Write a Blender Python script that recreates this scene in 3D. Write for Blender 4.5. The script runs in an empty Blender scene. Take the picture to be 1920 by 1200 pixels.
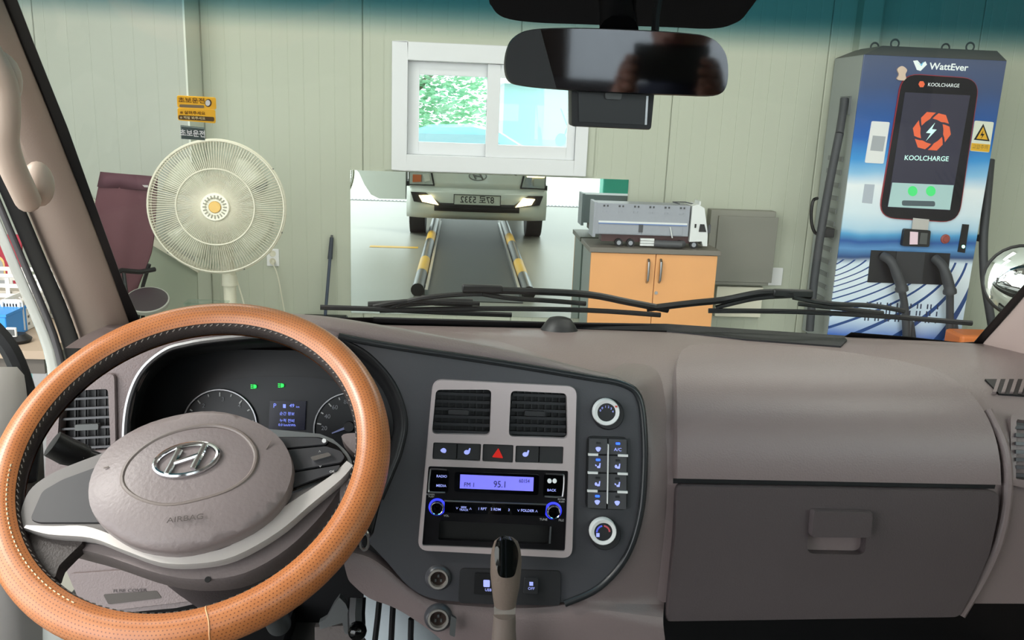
import bpy, bmesh, math, random
from mathutils import Vector, Matrix
from mathutils.geometry import delaunay_2d_cdt
random.seed(7)
C = bpy.context.scene.collection
SC = bpy.context.scene
# ------------------------------------------------------------------ camera
FPX = 1600.0
CAM = Vector((0, 0, 1.5))
_y, _p, _r = [math.radians(a) for a in (3.668, 13.678, 2.269)]
FW = Vector((math.sin(_y)*math.cos(_p), math.cos(_y)*math.cos(_p), -math.sin(_p)))
_rt = Vector((math.cos(_y), -math.sin(_y), 0)); _up = _rt.cross(FW)
RT = _rt*math.cos(_r) + _up*math.sin(_r); UP = _up*math.cos(_r) - _rt*math.sin(_r)
cd = bpy.data.cameras.new('camera'); cam = bpy.data.objects.new('camera', cd); C.objects.link(cam)
cd.sensor_width = 36; cd.lens = FPX/1920*36; cd.clip_start = .02; cd.clip_end = 300
cam.matrix_world = Matrix(((RT.x, UP.x, -FW.x, CAM.x), (RT.y, UP.y, -FW.y, CAM.y), (RT.z, UP.z, -FW.z, CAM.z), (0, 0, 0, 1)))
SC.camera = cam
# ------------------------------------------------------------------ world, lamps, exposure
w = bpy.data.worlds.new('overcast_sky'); SC.world = w; w.use_nodes = True
w.node_tree.nodes['Background'].inputs[0].default_value = (.93, .97, 1, 1)
w.node_tree.nodes['Background'].inputs[1].default_value = 4.3
def area(name, loc, sx, sy, power, col=(1, .97, .92), rot=(0, 0, 0)):
    l = bpy.data.lights.new(name, 'AREA'); l.shape = 'RECTANGLE'; l.size = sx; l.size_y = sy; l.energy = power; l.color = col
    o = bpy.data.objects.new(name, l); C.objects.link(o); o.location = loc; o.rotation_euler = rot
    return o
FILL_LAMPS = [(-1.6, 3.6), (1.9, 3.6), (-1.6, 1.0), (1.9, 1.0), (-1.6, -1.4), (1.9, -1.4), (-2.9, .5)]  # unseen lamps added for fill light; the last brightens the cab from the left
for _i, (_x, _yy) in enumerate(FILL_LAMPS):
    area('added_fill_light', (_x, _yy, 3.36), 1.5, .3, 20 if _i < 6 else 110)
SC.view_settings.view_transform = 'Standard'; SC.view_settings.look = 'None'
SC.view_settings.gamma = 1; SC.view_settings.use_curve_mapping = False
SC.view_settings.exposure = 0.0
try:
    SC.cycles.max_bounces = 10; SC.cycles.transparent_max_bounces = 16
except Exception: pass
# ------------------------------------------------------------------ rays and surfaces
def ray(px, py):
    d = FW + RT*((px-960)/FPX) - UP*((py-600)/FPX)
    return d
def atY(px, py, Y):
    d = ray(px, py); return CAM + d*(Y/d.y)
def atX(px, py, X):
    d = ray(px, py); return CAM + d*(X/d.x)
def atZ(px, py, z):
    d = ray(px, py); return CAM + d*((z-CAM.z)/d.z)
class Plane:
    def __init__(s, p, n): s.p = Vector(p); s.n = Vector(n).normalized()
    def hit(s, px, py):
        d = ray(px, py); t = (s.p-CAM).dot(s.n)/d.dot(s.n)
        n = s.n if s.n.dot(d) < 0 else -s.n
        return CAM + d*t, n
    def shift(s, k): return Plane(s.p + s.n*k, s.n)
def YPlane(Y): return Plane((0, Y, 0), (0, -1, 0))
def catmull(pts, n=6, closed=False):
    P = [Vector(p) for p in pts]; m = len(P); out = []
    rng = range(m if closed else m-1)
    for i in rng:
        if closed: a, b, c, d = P[(i-1) % m], P[i], P[(i+1) % m], P[(i+2) % m]
        else: a, b, c, d = P[max(i-1, 0)], P[i], P[i+1], P[min(i+2, m-1)]
        for k in range(n):
            t = k/n
            out.append(.5*((2*b)+(c-a)*t+(2*a-5*b+4*c-d)*t*t+(3*b-a-3*c+d)*t**3))
    if not closed: out.append(P[-1].copy())
    return out
class Prof:
    """surface swept along X from a (Y,z) profile"""
    def __init__(s, pts, n=6): s.pts = [(p.x, p.y) for p in catmull(pts, n)]
    def hit(s, px, py):
        d = ray(px, py); k = d.z/d.y; best = None
        for (y0, z0), (y1, z1) in zip(s.pts, s.pts[1:]):
            g0 = z0-1.5-k*y0; g1 = z1-1.5-k*y1
            if g0*g1 <= 0 and g0 != g1:
                t = g0/(g0-g1); Y = y0+(y1-y0)*t
                if best is None or Y < best[0]: best = (Y, (y1-y0, z1-z0))
        if best is None:
            y, z = min(s.pts, key=lambda q: abs(q[1]-1.5-k*q[0])); best = (y, (0, -1))
        Y, (dy, dz) = best
        n = Vector((0, dz, -dy)).normalized()
        if n.dot(d) > 0: n = -n
        return CAM + d*(Y/d.y), n
class Impl:
    def __init__(s, F, t0=.3, t1=3): s.F = F; s.t0 = t0; s.t1 = t1
    def hit(s, px, py):
        d = ray(px, py); d = d/d.y; a, b = s.t0, s.t1; fa = s.F(CAM+d*a)
        for _ in range(50):
            m = (a+b)/2; fm = s.F(CAM+d*m)
            if (fm > 0) == (fa > 0): a = m
            else: b = m
        P = CAM + d*((a+b)/2); e = 1e-4
        n = Vector([(s.F(P+Vector(v))-s.F(P-Vector(v)))/(2*e) for v in ((e, 0, 0), (0, e, 0), (0, 0, e))]).normalized()
        if n.dot(d) > 0: n = -n
        return P, n
# ------------------------------------------------------------------ materials
def s2l(c):
    if isinstance(c, str): c = [int(c[i:i+2], 16)/255 for i in (0, 2, 4)]
    return tuple(x/12.92 if x <= .04045 else ((x+.055)/1.055)**2.4 for x in c)
MATS = {}
def mat(name, col, rough=.5, metal=0, bump=None, emit=None, es=1, var=0, vscale=8, spec=.5, coat=0):
    """bump = (scale, strength); var = amount of colour mottling"""
    if name in MATS: return MATS[name]
    m = bpy.data.materials.new(name); m.use_nodes = True; nt = m.node_tree; b = nt.nodes['Principled BSDF']
    c = s2l(col)
    b.inputs['Base Color'].default_value = (*c, 1); b.inputs['Roughness'].default_value = rough
    b.inputs['Metallic'].default_value = metal; b.inputs['Specular IOR Level'].default_value = spec
    b.inputs['Coat Weight'].default_value = coat
    tc = None
    if bump or var:
        tc = nt.nodes.new('ShaderNodeTexCoord')
    if var:
        n = nt.nodes.new('ShaderNodeTexNoise'); n.inputs['Scale'].default_value = vscale; n.inputs['Detail'].default_value = 6
        nt.links.new(tc.outputs['Object'], n.inputs['Vector'])
        mx = nt.nodes.new('ShaderNodeMix'); mx.data_type = 'RGBA'
        mx.inputs[6].default_value = (*[x*(1-var) for x in c], 1); mx.inputs[7].default_value = (*[min(1, x*(1+var)) for x in c], 1)
        nt.links.new(n.outputs['Fac'], mx.inputs[0]); nt.links.new(mx.outputs[2], b.inputs['Base Color'])
    if bump:
        n = nt.nodes.new('ShaderNodeTexNoise'); n.inputs['Scale'].default_value = bump[0]; n.inputs['Detail'].default_value = 3
        nt.links.new(tc.outputs['Object'], n.inputs['Vector'])
        bp = nt.nodes.new('ShaderNodeBump'); bp.inputs['Strength'].default_value = bump[1]; bp.inputs['Distance'].default_value = .002
        nt.links.new(n.outputs['Fac'], bp.inputs['Height']); nt.links.new(bp.outputs['Normal'], b.inputs['Normal'])
    if emit:
        b.inputs['Emission Color'].default_value = (*s2l(emit), 1); b.inputs['Emission Strength'].default_value = es
    MATS[name] = m; return m
def thin(name, col):
    m = bpy.data.materials.new(name); m.use_nodes = True; nt = m.node_tree; nt.nodes.clear()
    o = nt.nodes.new('ShaderNodeOutputMaterial'); t = nt.nodes.new('ShaderNodeBsdfTranslucent'); g = nt.nodes.new('ShaderNodeBsdfDiffuse')
    t.inputs[0].default_value = (*s2l(col), 1); g.inputs[0].default_value = (*s2l(col), 1); mx = nt.nodes.new('ShaderNodeMixShader'); mx.inputs[0].default_value = .45
    nt.links.new(t.outputs[0], mx.inputs[1]); nt.links.new(g.outputs[0], mx.inputs[2]); nt.links.new(mx.outputs[0], o.inputs[0]); return m
# ------------------------------------------------------------------ mesh builder
def origin_of(o):
    while o.parent: o = o.parent
    return Vector(o.location)
def tag(o, label=None, cat=None, group=None, kind=None):
    if label: o['label'] = label
    if cat: o['category'] = cat
    if group: o['group'] = group
    if kind: o['kind'] = kind
    return o
def thing(name, loc, label=None, cat=None, group=None, kind=None):
    o = bpy.data.objects.new(name, None); C.objects.link(o); o.location = loc; o.empty_display_size = .05
    return tag(o, label, cat, group, kind)
class MB:
    def __init__(s): s.v = []; s.f = []
    def add(s, vs, fs):
        k = len(s.v); s.v += [Vector(v) for v in vs]; s.f += [tuple(i+k for i in f) for f in fs]; return s
    def box(s, c, d, M=None):
        x, y, z = d[0]/2, d[1]/2, d[2]/2
        vs = [Vector((i, j, k)) for i in (-x, x) for j in (-y, y) for k in (-z, z)]
        if M: vs = [M @ v for v in vs]
        return s.add([Vector(c)+v for v in vs], [(0, 1, 3, 2), (4, 6, 7, 5), (0, 4, 5, 1), (2, 3, 7, 6), (0, 2, 6, 4), (1, 5, 7, 3)])
    def bb(s, x0, x1, y0, y1, z0, z1):
        return s.box(((x0+x1)/2, (y0+y1)/2, (z0+z1)/2), (abs(x1-x0), abs(y1-y0), abs(z1-z0)))
    def loft(s, rows, cu=False, cv=False, caps=False):
        n = len(rows[0]); vs = [p for r in rows for p in r]; fs = []
        m = len(rows)
        for i in range(m if cv else m-1):
            for j in range(n if cu else n-1):
                a, b = i*n+j, i*n+(j+1) % n; c, d = ((i+1) % m)*n+(j+1) % n, ((i+1) % m)*n+j
                fs.append((a, b, c, d))
        if caps: fs += [tuple(range(n))[::-1], tuple(range((m-1)*n, m*n))]
        return s.add(vs, fs)
    def tube(s, path, r, n=10, closed=False, caps=True, flat=1.0, upv=None):
        P = [Vector(p) for p in path]; m = len(P); rows = []; prev = None
        for i in range(m):
            if closed: t = (P[(i+1) % m]-P[i-1]).normalized()
            else: t = (P[min(i+1, m-1)]-P[max(i-1, 0)]).normalized()
            if prev is None:
                a = Vector(upv) if upv else (Vector((0, 0, 1)) if abs(t.z) < .9 else Vector((1, 0, 0)))
                u = (a - t*a.dot(t)).normalized()
            else: u = (prev - t*prev.dot(t)).normalized()
            prev = u; v = t.cross(u); rr = r[i] if isinstance(r, (list, tuple)) else r
            rows.append([P[i]+u*(math.cos(2*math.pi*k/n)*rr*flat)+v*(math.sin(2*math.pi*k/n)*rr) for k in range(n)])
        return s.loft(rows, cu=True, cv=closed, caps=caps and not closed)
    def cyl(s, p0, p1, r, r2=None, n=20):
        return s.tube([p0, p1], [r, r if r2 is None else r2], n)
    def lathe(s, prof, o, ax, n=28, caps=True):
        """prof = [(radius, height along ax)]"""
        ax = Vector(ax).normalized(); a = Vector((0, 0, 1)) if abs(ax.z) < .9 else Vector((1, 0, 0))
        u = (a-ax*a.dot(ax)).normalized(); v = ax.cross(u); o = Vector(o)
        return s.loft([[o+ax*h+(u*math.cos(2*math.pi*k/n)+v*math.sin(2*math.pi*k/n))*r for k in range(n)] for r, h in prof], cu=True, caps=caps)
    def ext(s, poly, vec):
        n = len(poly); vec = Vector(vec)
        return s.add([Vector(p) for p in poly]+[Vector(p)+vec for p in poly],
                     [tuple(range(n))[::-1], tuple(range(n, 2*n))]+[(i, (i+1) % n, n+(i+1) % n, n+i) for i in range(n)])
    def sph(s, c, r, n=14, m=8, sc=(1, 1, 1)):
        return s.loft([[Vector(c)+Vector((math.sin(math.pi*i/m)*math.cos(2*math.pi*k/n)*r*sc[0], math.sin(math.pi*i/m)*math.sin(2*math.pi*k/n)*r*sc[1], math.cos(math.pi*i/m)*r*sc[2])) for k in range(n)] for i in range(m+1)], cu=True)
    def build(s, name, m, parent=None, smooth=40, solid=0, sub=0, bev=0, label=None, cat=None, group=None, kind=None, base=None):
        if parent: o0 = origin_of(parent)
        elif base is not None: o0 = Vector(base)
        else:
            xs = [v.x for v in s.v]; ys = [v.y for v in s.v]; zs = [v.z for v in s.v]
            o0 = Vector(((min(xs)+max(xs))/2, (min(ys)+max(ys))/2, min(zs)))
        me = bpy.data.meshes.new(name); me.from_pydata([v-o0 for v in s.v], [], s.f)
        bm = bmesh.new(); bm.from_mesh(me); bmesh.ops.remove_doubles(bm, verts=bm.verts, dist=1e-6)
        bmesh.ops.recalc_face_normals(bm, faces=bm.faces); bm.to_mesh(me); bm.free()
        if smooth:
            me.polygons.foreach_set('use_smooth', [True]*len(me.polygons)); me.set_sharp_from_angle(angle=math.radians(smooth))
        o = bpy.data.objects.new(name, me); C.objects.link(o)
        if m: me.materials.append(m)
        if parent: o.parent = parent
        else: o.location = o0
        if solid:
            md = o.modifiers.new('solid', 'SOLIDIFY'); md.thickness = abs(solid); md.offset = -1 if solid > 0 else 1
        if bev:
            md = o.modifiers.new('bevel', 'BEVEL'); md.width = bev; md.segments = 2; md.limit_method = 'ANGLE'; md.angle_limit = math.radians(40)
        if sub:
            md = o.modifiers.new('sub', 'SUBSURF'); md.levels = sub; md.render_levels = sub
        return tag(o, label, cat, group, kind)
# ------------------------------------------------------------------ outlines in photo pixels, laid on real surfaces
def rp(pts, r, n=4):
    out = []; m = len(pts)
    for i in range(m):
        p = Vector(pts[i]); a = Vector(pts[i-1]); b = Vector(pts[(i+1) % m])
        da = min(r, (a-p).length*.49); db = min(r, (b-p).length*.49)
        q0 = p+(a-p).normalized()*da; q1 = p+(b-p).normalized()*db
        for k in range(n+1):
            t = k/n; out.append(q0*(1-t)**2+p*2*t*(1-t)+q1*t*t)
    return out
def rect(cx, cy, wd, ht, rot=2.3, lean=0):
    """pixel quad: centre, width, height, slope of its level lines in degrees; lean = dx of top minus bottom"""
    t = math.tan(math.radians(rot)); h, k = wd/2, ht/2; l = lean/2
    return [(cx-h-l, cy+k-h*t), (cx+h-l, cy+k+h*t), (cx+h+l, cy-k+h*t), (cx-h+l, cy-k-h*t)]
def ell(cx, cy, a, b, rot=0, n=32):
    c, s = math.cos(math.radians(rot)), math.sin(math.radians(rot))
    return [(cx+a*math.cos(t)*c-b*math.sin(t)*s, cy+a*math.cos(t)*s+b*math.sin(t)*c) for t in [2*math.pi*i/n for i in range(n)]]
def cr(pts, n=5): return [(p.x, p.y) for p in catmull([Vector((a, b, 0)) for a, b in pts], n, True)]
def cro(pts, n=5): return [(p.x, p.y) for p in catmull([Vector((a, b, 0)) for a, b in pts], n, False)]
def inside(p, poly):
    x, y = p; c = False; n = len(poly)
    for i in range(n):
        x0, y0 = poly[i]; x1, y1 = poly[i-1]
        if (y0 > y) != (y1 > y) and x < (x1-x0)*(y-y0)/(y1-y0)+x0: c = not c
    return c
def sarea(p): return sum(p[i-1][0]*p[i][1]-p[i][0]*p[i-1][1] for i in range(len(p)))/2
def inset(poly, d):
    n = len(poly); sg = 1 if sarea(poly) > 0 else -1; out = []
    for i in range(n):
        a = Vector(poly[i-1]); p = Vector(poly[i]); b = Vector(poly[(i+1) % n])
        t0 = (p-a); t1 = (b-p)
        if t0.length < 1e-6: t0 = t1
        if t1.length < 1e-6: t1 = t0
        n0 = Vector((-t0.y, t0.x)).normalized()*sg; n1 = Vector((-t1.y, t1.x)).normalized()*sg
        q = n0+n1; q = q/max(q.length_squared, .5)*2*.5 if q.length > 1e-6 else n0
        out.append((p.x+q.x*d, p.y+q.y*d))
    return out
def patch_mb(surf, outer, holes=(), off=0, th=.004, grid=0, bev=0, bevm=.0015, mb=None, walls=True):
    """a real slab: outline in photo pixels laid on surf; top face at off above it, th thick"""
    outer = [tuple(p[:2]) for p in outer]; holes = [[tuple(p[:2]) for p in h] for h in holes]
    top = inset(outer, bev) if bev else outer
    offf = off if callable(off) else (lambda x, y: off)
    vs = [Vector(p) for p in top]; ed = [(i, (i+1) % len(top)) for i in range(len(top))]
    for h in holes:
        k = len(vs); vs += [Vector(p) for p in h]; ed += [(k+i, k+(i+1) % len(h)) for i in range(len(h))]
    if grid:
        xs = [p[0] for p in top]; ys = [p[1] for p in top]; ins = inset(top, grid*.45)
        x = min(xs)+grid/2
        while x < max(xs):
            y = min(ys)+grid/2
            while y < max(ys):
                if inside((x, y), ins) and not any(inside((x, y), inset(h, -grid*.3)) for h in holes): vs.append(Vector((x, y)))
                y += grid
            x += grid
    V, E, F, ov, oe, of = delaunay_2d_cdt(vs, ed, [], 1, 1e-6)
    mb = mb or MB(); nv = len(V)
    T = []; B = []
    for p in V:
        P, N = surf.hit(p.x, p.y); o = offf(p.x, p.y)
        T.append(P+N*o); B.append((P, N, o))
    base = min(b[2] for b in B) if callable(off) else off
    Bt = [P+N*((base if callable(off) else o)-th) for P, N, o in B]
    fs = []
    for f in F:
        c = sum((V[i] for i in f), Vector((0, 0)))/len(f)
        if any(inside((c.x, c.y), h) for h in holes): continue
        fs.append(tuple(f))
    k = len(mb.v)
    mb.v += T+Bt
    mb.f += [tuple(i+k for i in f) for f in fs] + [tuple(i+k+nv for i in f[::-1]) for f in fs]
    cnt = {}
    for f in fs:
        for i in range(len(f)):
            e = (f[i], f[(i+1) % len(f)]); cnt[frozenset(e)] = cnt.get(frozenset(e), [])+[e]
    if bev:
        # bevelled rim for the outer loop
        rim = [surf.hit(*p) for p in outer]; r0 = len(mb.v)
        mb.v += [P+N*(offf(*q)-bevm) for (P, N), q in zip(rim, outer)]
        near = {}
        for i in range(len(top)):
            j = min(range(nv), key=lambda q: (V[q]-Vector(top[i])).length_squared); near[i] = j
        n = len(outer)
        for i in range(n):
            j = (i+1) % n
            if near[i] != near[j]:
                mb.f.append((k+near[i], k+near[j], r0+j, r0+i)); mb.f.append((r0+i, r0+j, k+nv+near[j], k+nv+near[i]))
        oset = set(near.values())
        for e, l in cnt.items():
            if len(l) == 1 and not (l[0][0] in oset and l[0][1] in oset):
                a, b = l[0]; mb.f.append((k+a, k+b, k+nv+b, k+nv+a))
    else:
        for e, l in cnt.items():
            if len(l) == 1:
                a, b = l[0]; mb.f.append((k+a, k+b, k+nv+b, k+nv+a))
    return mb
def patch(name, surf, outer, m, parent=None, holes=(), off=0, th=.004, grid=0, bev=0, bevm=.0015, smooth=35, **kw):
    return patch_mb(surf, outer, holes, off, th, grid, bev, bevm).build(name, m, parent, smooth=smooth, **kw)
def pxline(surf, pts, off=0, n=4, smoothit=True):
    pts = cro(pts, n) if smoothit else pts
    out = []
    for p in pts:
        P, N = surf.hit(*p); out.append(P+N*off)
    return out
def frame(surf, px, py, rot=2.3, off=0):
    P, N = surf.hit(px, py); t = math.tan(math.radians(rot))
    u = (surf.hit(px+8, py+8*t)[0]-surf.hit(px-8, py-8*t)[0]).normalized(); u = (u-N*u.dot(N)).normalized()
    v = N.cross(u)
    if v.dot(UP) < 0: v = -v
    s = (surf.hit(px+5, py)[0]-surf.hit(px-5, py)[0]).length/10
    return P+N*off, u, v, N, s
def text(name, st, O, u, v, n, size, m, parent, align='CENTER', bold=0, ext=.0004, xs=1, mirror=False, **kw):
    cu = bpy.data.curves.new('t', 'FONT'); cu.body = st; cu.size = 1; cu.align_x = align; cu.align_y = 'CENTER'
    cu.offset = bold; cu.resolution_u = 3
    to = bpy.data.objects.new('t', cu); C.objects.link(to)
    dg = bpy.context.evaluated_depsgraph_get(); dg.update()
    me = bpy.data.meshes.new_from_object(to.evaluated_get(dg))
    mb = MB(); nv = len(me.vertices)
    ps = [p.co for p in me.vertices]
    for k in (0, 1):
        mb.v += [O+u*(p.x*size*xs)+v*(p.y*size)+n*(ext*k) for p in ps]
    fl = [tuple(p.vertices) for p in me.polygons]
    mb.f += fl + [tuple(i+nv for i in f) for f in fl]
    cnt = {}
    for f in fl:
        for i in range(len(f)):
            e = frozenset((f[i], f[(i+1) % len(f)])); cnt[e] = cnt.get(e, 0)+1
    for e, c in cnt.items():
        if c == 1:
            a, b = tuple(e); mb.f.append((a, b, b+nv, a+nv))
    bpy.data.objects.remove(to); bpy.data.curves.remove(cu); bpy.data.meshes.remove(me)
    if not mb.f: return None
    return mb.build(name, m, parent, smooth=0, **kw)
def tpx(name, st, surf, px, py, h, m, parent, rot=2.3, off=.0006, xs=1, bold=0, align='CENTER', **kw):
    """lettering h pixels tall (capital height), centred on a photo pixel, lying on surf"""
    O, u, v, n, s = frame(surf, px, py, rot, off)
    return text(name, st, O, u, v, n, h*s/.7, m, parent, align, bold, .0003, xs, **kw)
# ------------------------------------------------------------------ material palette
M_wall = mat('wall_panel_paint', 'b6baa9', .55, var=.03, vscale=1.5, bump=(300, .05))
M_wall2 = mat('side_wall_paint', 'aeb2a7', .55, var=.03, vscale=1.5)
M_grayg = mat('dim_grey_green_panel', '9fa794', .6)
M_ceil = mat('ceiling_paint', 'c8ccc4', .7)
M_white = mat('white_plastic', 'e6e6e6', .4)
M_pvc = mat('white_window_frame', 'dfe0e2', .4)
M_black = mat('black_plastic', '121214', .45, bump=(900, .1))
M_gblack = mat('glossy_black', '060607', .06)
M_rubber = mat('black_rubber', '17171a', .6)
M_chrome = mat('chrome', 'd8d8da', .12, 1)
M_steel = mat('brushed_steel', 'a8a8aa', .32, 1)
M_dsteel = mat('dark_grey_metal', '5a5c5c', .5, .3)
M_cream = mat('cream_plastic', 'd9d5c2', .45)
M_paint = mat('truck_white_paint', 'e6e9e4', .18, coat=.4)
M_orange = mat('amber_plastic', 'c86a3c', .3)
M_yellow = mat('yellow_paint', 'e2ae2c', .5)
def floor_mat():
    m = mat('epoxy_floor', '96938a', .4, var=.08, vscale=2.2, bump=(14, .12)); return m
M_floor = floor_mat()
def clear(name, tint, gloss=.05, rough=0.0):
    m = bpy.data.materials.new(name); m.use_nodes = True; nt = m.node_tree; nt.nodes.clear()
    o = nt.nodes.new('ShaderNodeOutputMaterial'); t = nt.nodes.new('ShaderNodeBsdfTransparent'); g = nt.nodes.new('ShaderNodeBsdfGlossy')
    t.inputs[0].default_value = (*tint, 1); g.inputs['Roughness'].default_value = rough
    mx = nt.nodes.new('ShaderNodeMixShader'); mx.inputs[0].default_value = gloss
    nt.links.new(t.outputs[0], mx.inputs[1]); nt.links.new(g.outputs[0], mx.inputs[2]); nt.links.new(mx.outputs[0], o.inputs[0])
    return m
M_pane = clear('window_pane', (.93, .98, .97), .05)
M_mirror = mat('mirror_silver', 'd8e2de', .012, 1)
YW = 5.85; XC = .18           # garage front wall; truck centre line
# ------------------------------------------------------------------ garage shell
fl = MB().bb(-4.2, 5.2, -2.75, 6.1, -.12, 0).build('floor', M_floor, kind='structure', smooth=0)
tag(fl, 'glossy grey-beige epoxy garage floor', 'floor')
og = MB().bb(-30, 30, -40, -2.75, -.12, -.01).build('ground_outside', mat('pale_concrete_yard', 'd2d0c8', .8, var=.05), kind='structure', smooth=0)
MB().bb(-30, 30, 6.1, 40, -.12, -.01).build('ground_outside', MATS['pale_concrete_yard'], kind='structure', smooth=0)
ce = MB().bb(-4.2, 5.2, -2.75, 6.1, 3.5, 3.6).build('ceiling', M_ceil, kind='structure', smooth=0)
WX0, WX1 = atY(735, 200, YW).x, atY(1105, 200, YW).x
WZ0, WZ1 = atY(735, 318, YW).z, atY(735, 77, YW).z
wf = MB().bb(-4.2, WX0, YW+.012, YW+.2, 0, 3.5).bb(WX1, 5.2, YW+.012, YW+.2, 0, 3.5).bb(WX0, WX1, YW+.012, YW+.2, 0, WZ0).bb(WX0, WX1, YW+.012, YW+.2, WZ1, 3.5).build('wall_front', M_wall, kind='structure', smooth=0)
def ribbed(name, x0, x1, y, parent, m, step=.1, hole=None, z0=0, z1=3.5):
    """one sandwich panel with shallow pressed grooves"""
    xs = [(x0+.002, 0.004), (x0+.008, 0)]
    x = x0+step/2
    while x < x1-.03:
        xs += [(x-.004, 0), (x, .0013), (x+.004, 0)]; x += step
    xs += [(x1-.008, 0), (x1-.002, .004)]
    if hole:
        xs += [(h, 0) for h in hole[:2] if x0+.01 < h < x1-.01]; xs.sort()
    mb = MB()
    for (a, da), (b, db) in zip(xs, xs[1:]):
        if b-a < 1e-5: continue
        segs = [(z0, z1)]
        if hole and a > hole[0]-1e-4 and b < hole[1]+1e-4: segs = [(z0, hole[2]), (hole[3], z1)]
        for p, q in segs: mb.add([(a, y+da, p), (b, y+db, p), (b, y+db, q), (a, y+da, q)], [(0, 1, 2, 3)])
    return mb.build('wall_panel', m, parent, smooth=0, solid=.01)
px0 = atY(680, 160, YW).x; PWD = (atY(1260, 200, YW).x-px0)/2
for k in range(-2, 5):
    a, b = px0+k*PWD, px0+(k+1)*PWD
    ribbed('wall_panel', a, min(b, 5.2), YW, wf, M_wall, hole=(WX0, WX1, WZ0, WZ1))
# projecting left wall block
YB = YW-.29; XB = atY(346, 20, YB).x
wl = MB().bb(-4.2, XB-.012, YB+.012, YW, 0, 3.5).build('wall_left', M_wall2, kind='structure', smooth=0)
for k in range(3): ribbed('wall_panel', XB-(k+1)*.9, XB-k*.9, YB, wl, M_wall2, .13)
MB().bb(XB-.012, XB, YB-.004, YW, 0, 3.5).build('lit_side_face', mat('lit_side_face_paint', 'd4d8cc', .5), wl, smooth=0)  # side face painted lighter to stand in for light falling on it
ws = MB().bb(-4.2, -4.1, 1.9, YB, 0, 3.5).build('wall_side_left', M_wall2, kind='structure', smooth=0)
# right-hand wall return beside the charger
XR = atY(1603, 50, YW).x
wr = MB().bb(5.1, 5.2, -2.75, YW, 0, 3.5).build('wall_right', M_wall, kind='structure', smooth=0)
MB().bb(XR, XR+.13, YW-.1, YW-.001, 0, 3.5).build('pilaster', M_wall, wr, smooth=0)
# sloping stair stringer on the left wall
SP = YPlane(YB-.06)
st = thing('stair_stringer', (atY(270, 440, YB-.06).x, YB-.05, 0), 'cream sloping board rising leftward behind the maroon chair', 'stair board')
patch('slope_board', SP, [(60, 318), (150, 361), (372, 500), (372, 512), (291, 463), (60, 352)], M_cream, st, th=.04)
patch('skirt_panel', YPlane(YB-.03), [(60, 352), (291, 463), (369, 510), (372, 640), (60, 640)], M_grayg, st, th=.02)
# added ceiling lamps, out of view
for i, (x, y) in enumerate(FILL_LAMPS):
    t = thing('added_ceiling_lamp', (x, y, 3.5), 'added white ceiling batten lamp out of view above the parked truck', 'lamp', 'added ceiling lamps')
    MB().bb(x-.8, x+.8, y-.18, y+.18, 3.43, 3.5).build('housing', M_white, t, smooth=0)
    MB().bb(x-.75, x+.75, y-.15, y+.15, 3.405, 3.43).build('diffuser', mat('lamp_diffuser', 'ffffff', .5, emit='fffaf0', es=4), t, smooth=0)
# ------------------------------------------------------------------ sliding window in the front wall
def rectmb(Y, x0, y0, x1, y1, th, mb=None, slope=.0445):
    """axis-aligned world rectangle taken from two opposite photo corners"""
    a = atY(x0, y0, Y); b = atY(x1, y1, Y)
    return (mb or MB()).bb(a.x, b.x, Y, Y+th, b.z, a.z)
def ring(x0, x1, z0, z1, wl_, wr_, wt, wb, y0, y1):
    return MB().bb(x0, x0+wl_, y0, y1, z0, z1).bb(x1-wr_, x1, y0, y1, z0, z1).bb(x0+wl_, x1-wr_, y0, y1, z1-wt, z1).bb(x0+wl_, x1-wr_, y0, y1, z0, z0+wb)
wi = thing('window_1', ((WX0+WX1)/2, YW, WZ0), 'white sliding window with two panes above the wall mirror', 'window', kind='structure')
ring(WX0-.05, WX1+.05, WZ0-.001, WZ1+.05, .05, .05, .05, .0, YW-.012, YW).build('casing', M_wall, wi, smooth=0)
ring(WX0, WX1, WZ0, WZ1, .1, .085, .115, .105, YW-.035, YW+.1).build('outer_frame', M_pvc, wi, smooth=0, bev=.004)
fx0, fx1, fz0, fz1 = WX0+.1, WX1-.085, WZ0+.105, WZ1-.115
xm = atY(925, 250, YW).x
for k, (a, b, y) in enumerate(((fx0, xm+.035, YW+.045), (xm-.05, fx1, YW+.0))):
    sa = ring(a, b, fz0, fz1, .075 if k == 0 else .085, .085 if k == 0 else .055, .085, .085, y, y+.035).build('sash', M_pvc, wi, smooth=0, bev=.003)
    MB().bb(a+.06, b-.05, y+.015, y+.02, fz0+.08, fz1-.08).build('pane', M_pane, sa, smooth=0)
MB().tube([(xm+.03-.075, YW+.04, fz0+.27), (xm+.03-.075, YW+.015, fz0+.29), (xm+.03-.075, YW+.015, fz0+.36), (xm+.03-.075, YW+.04, fz0+.38)], .008, 8).build('latch', M_dsteel, wi)
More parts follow.
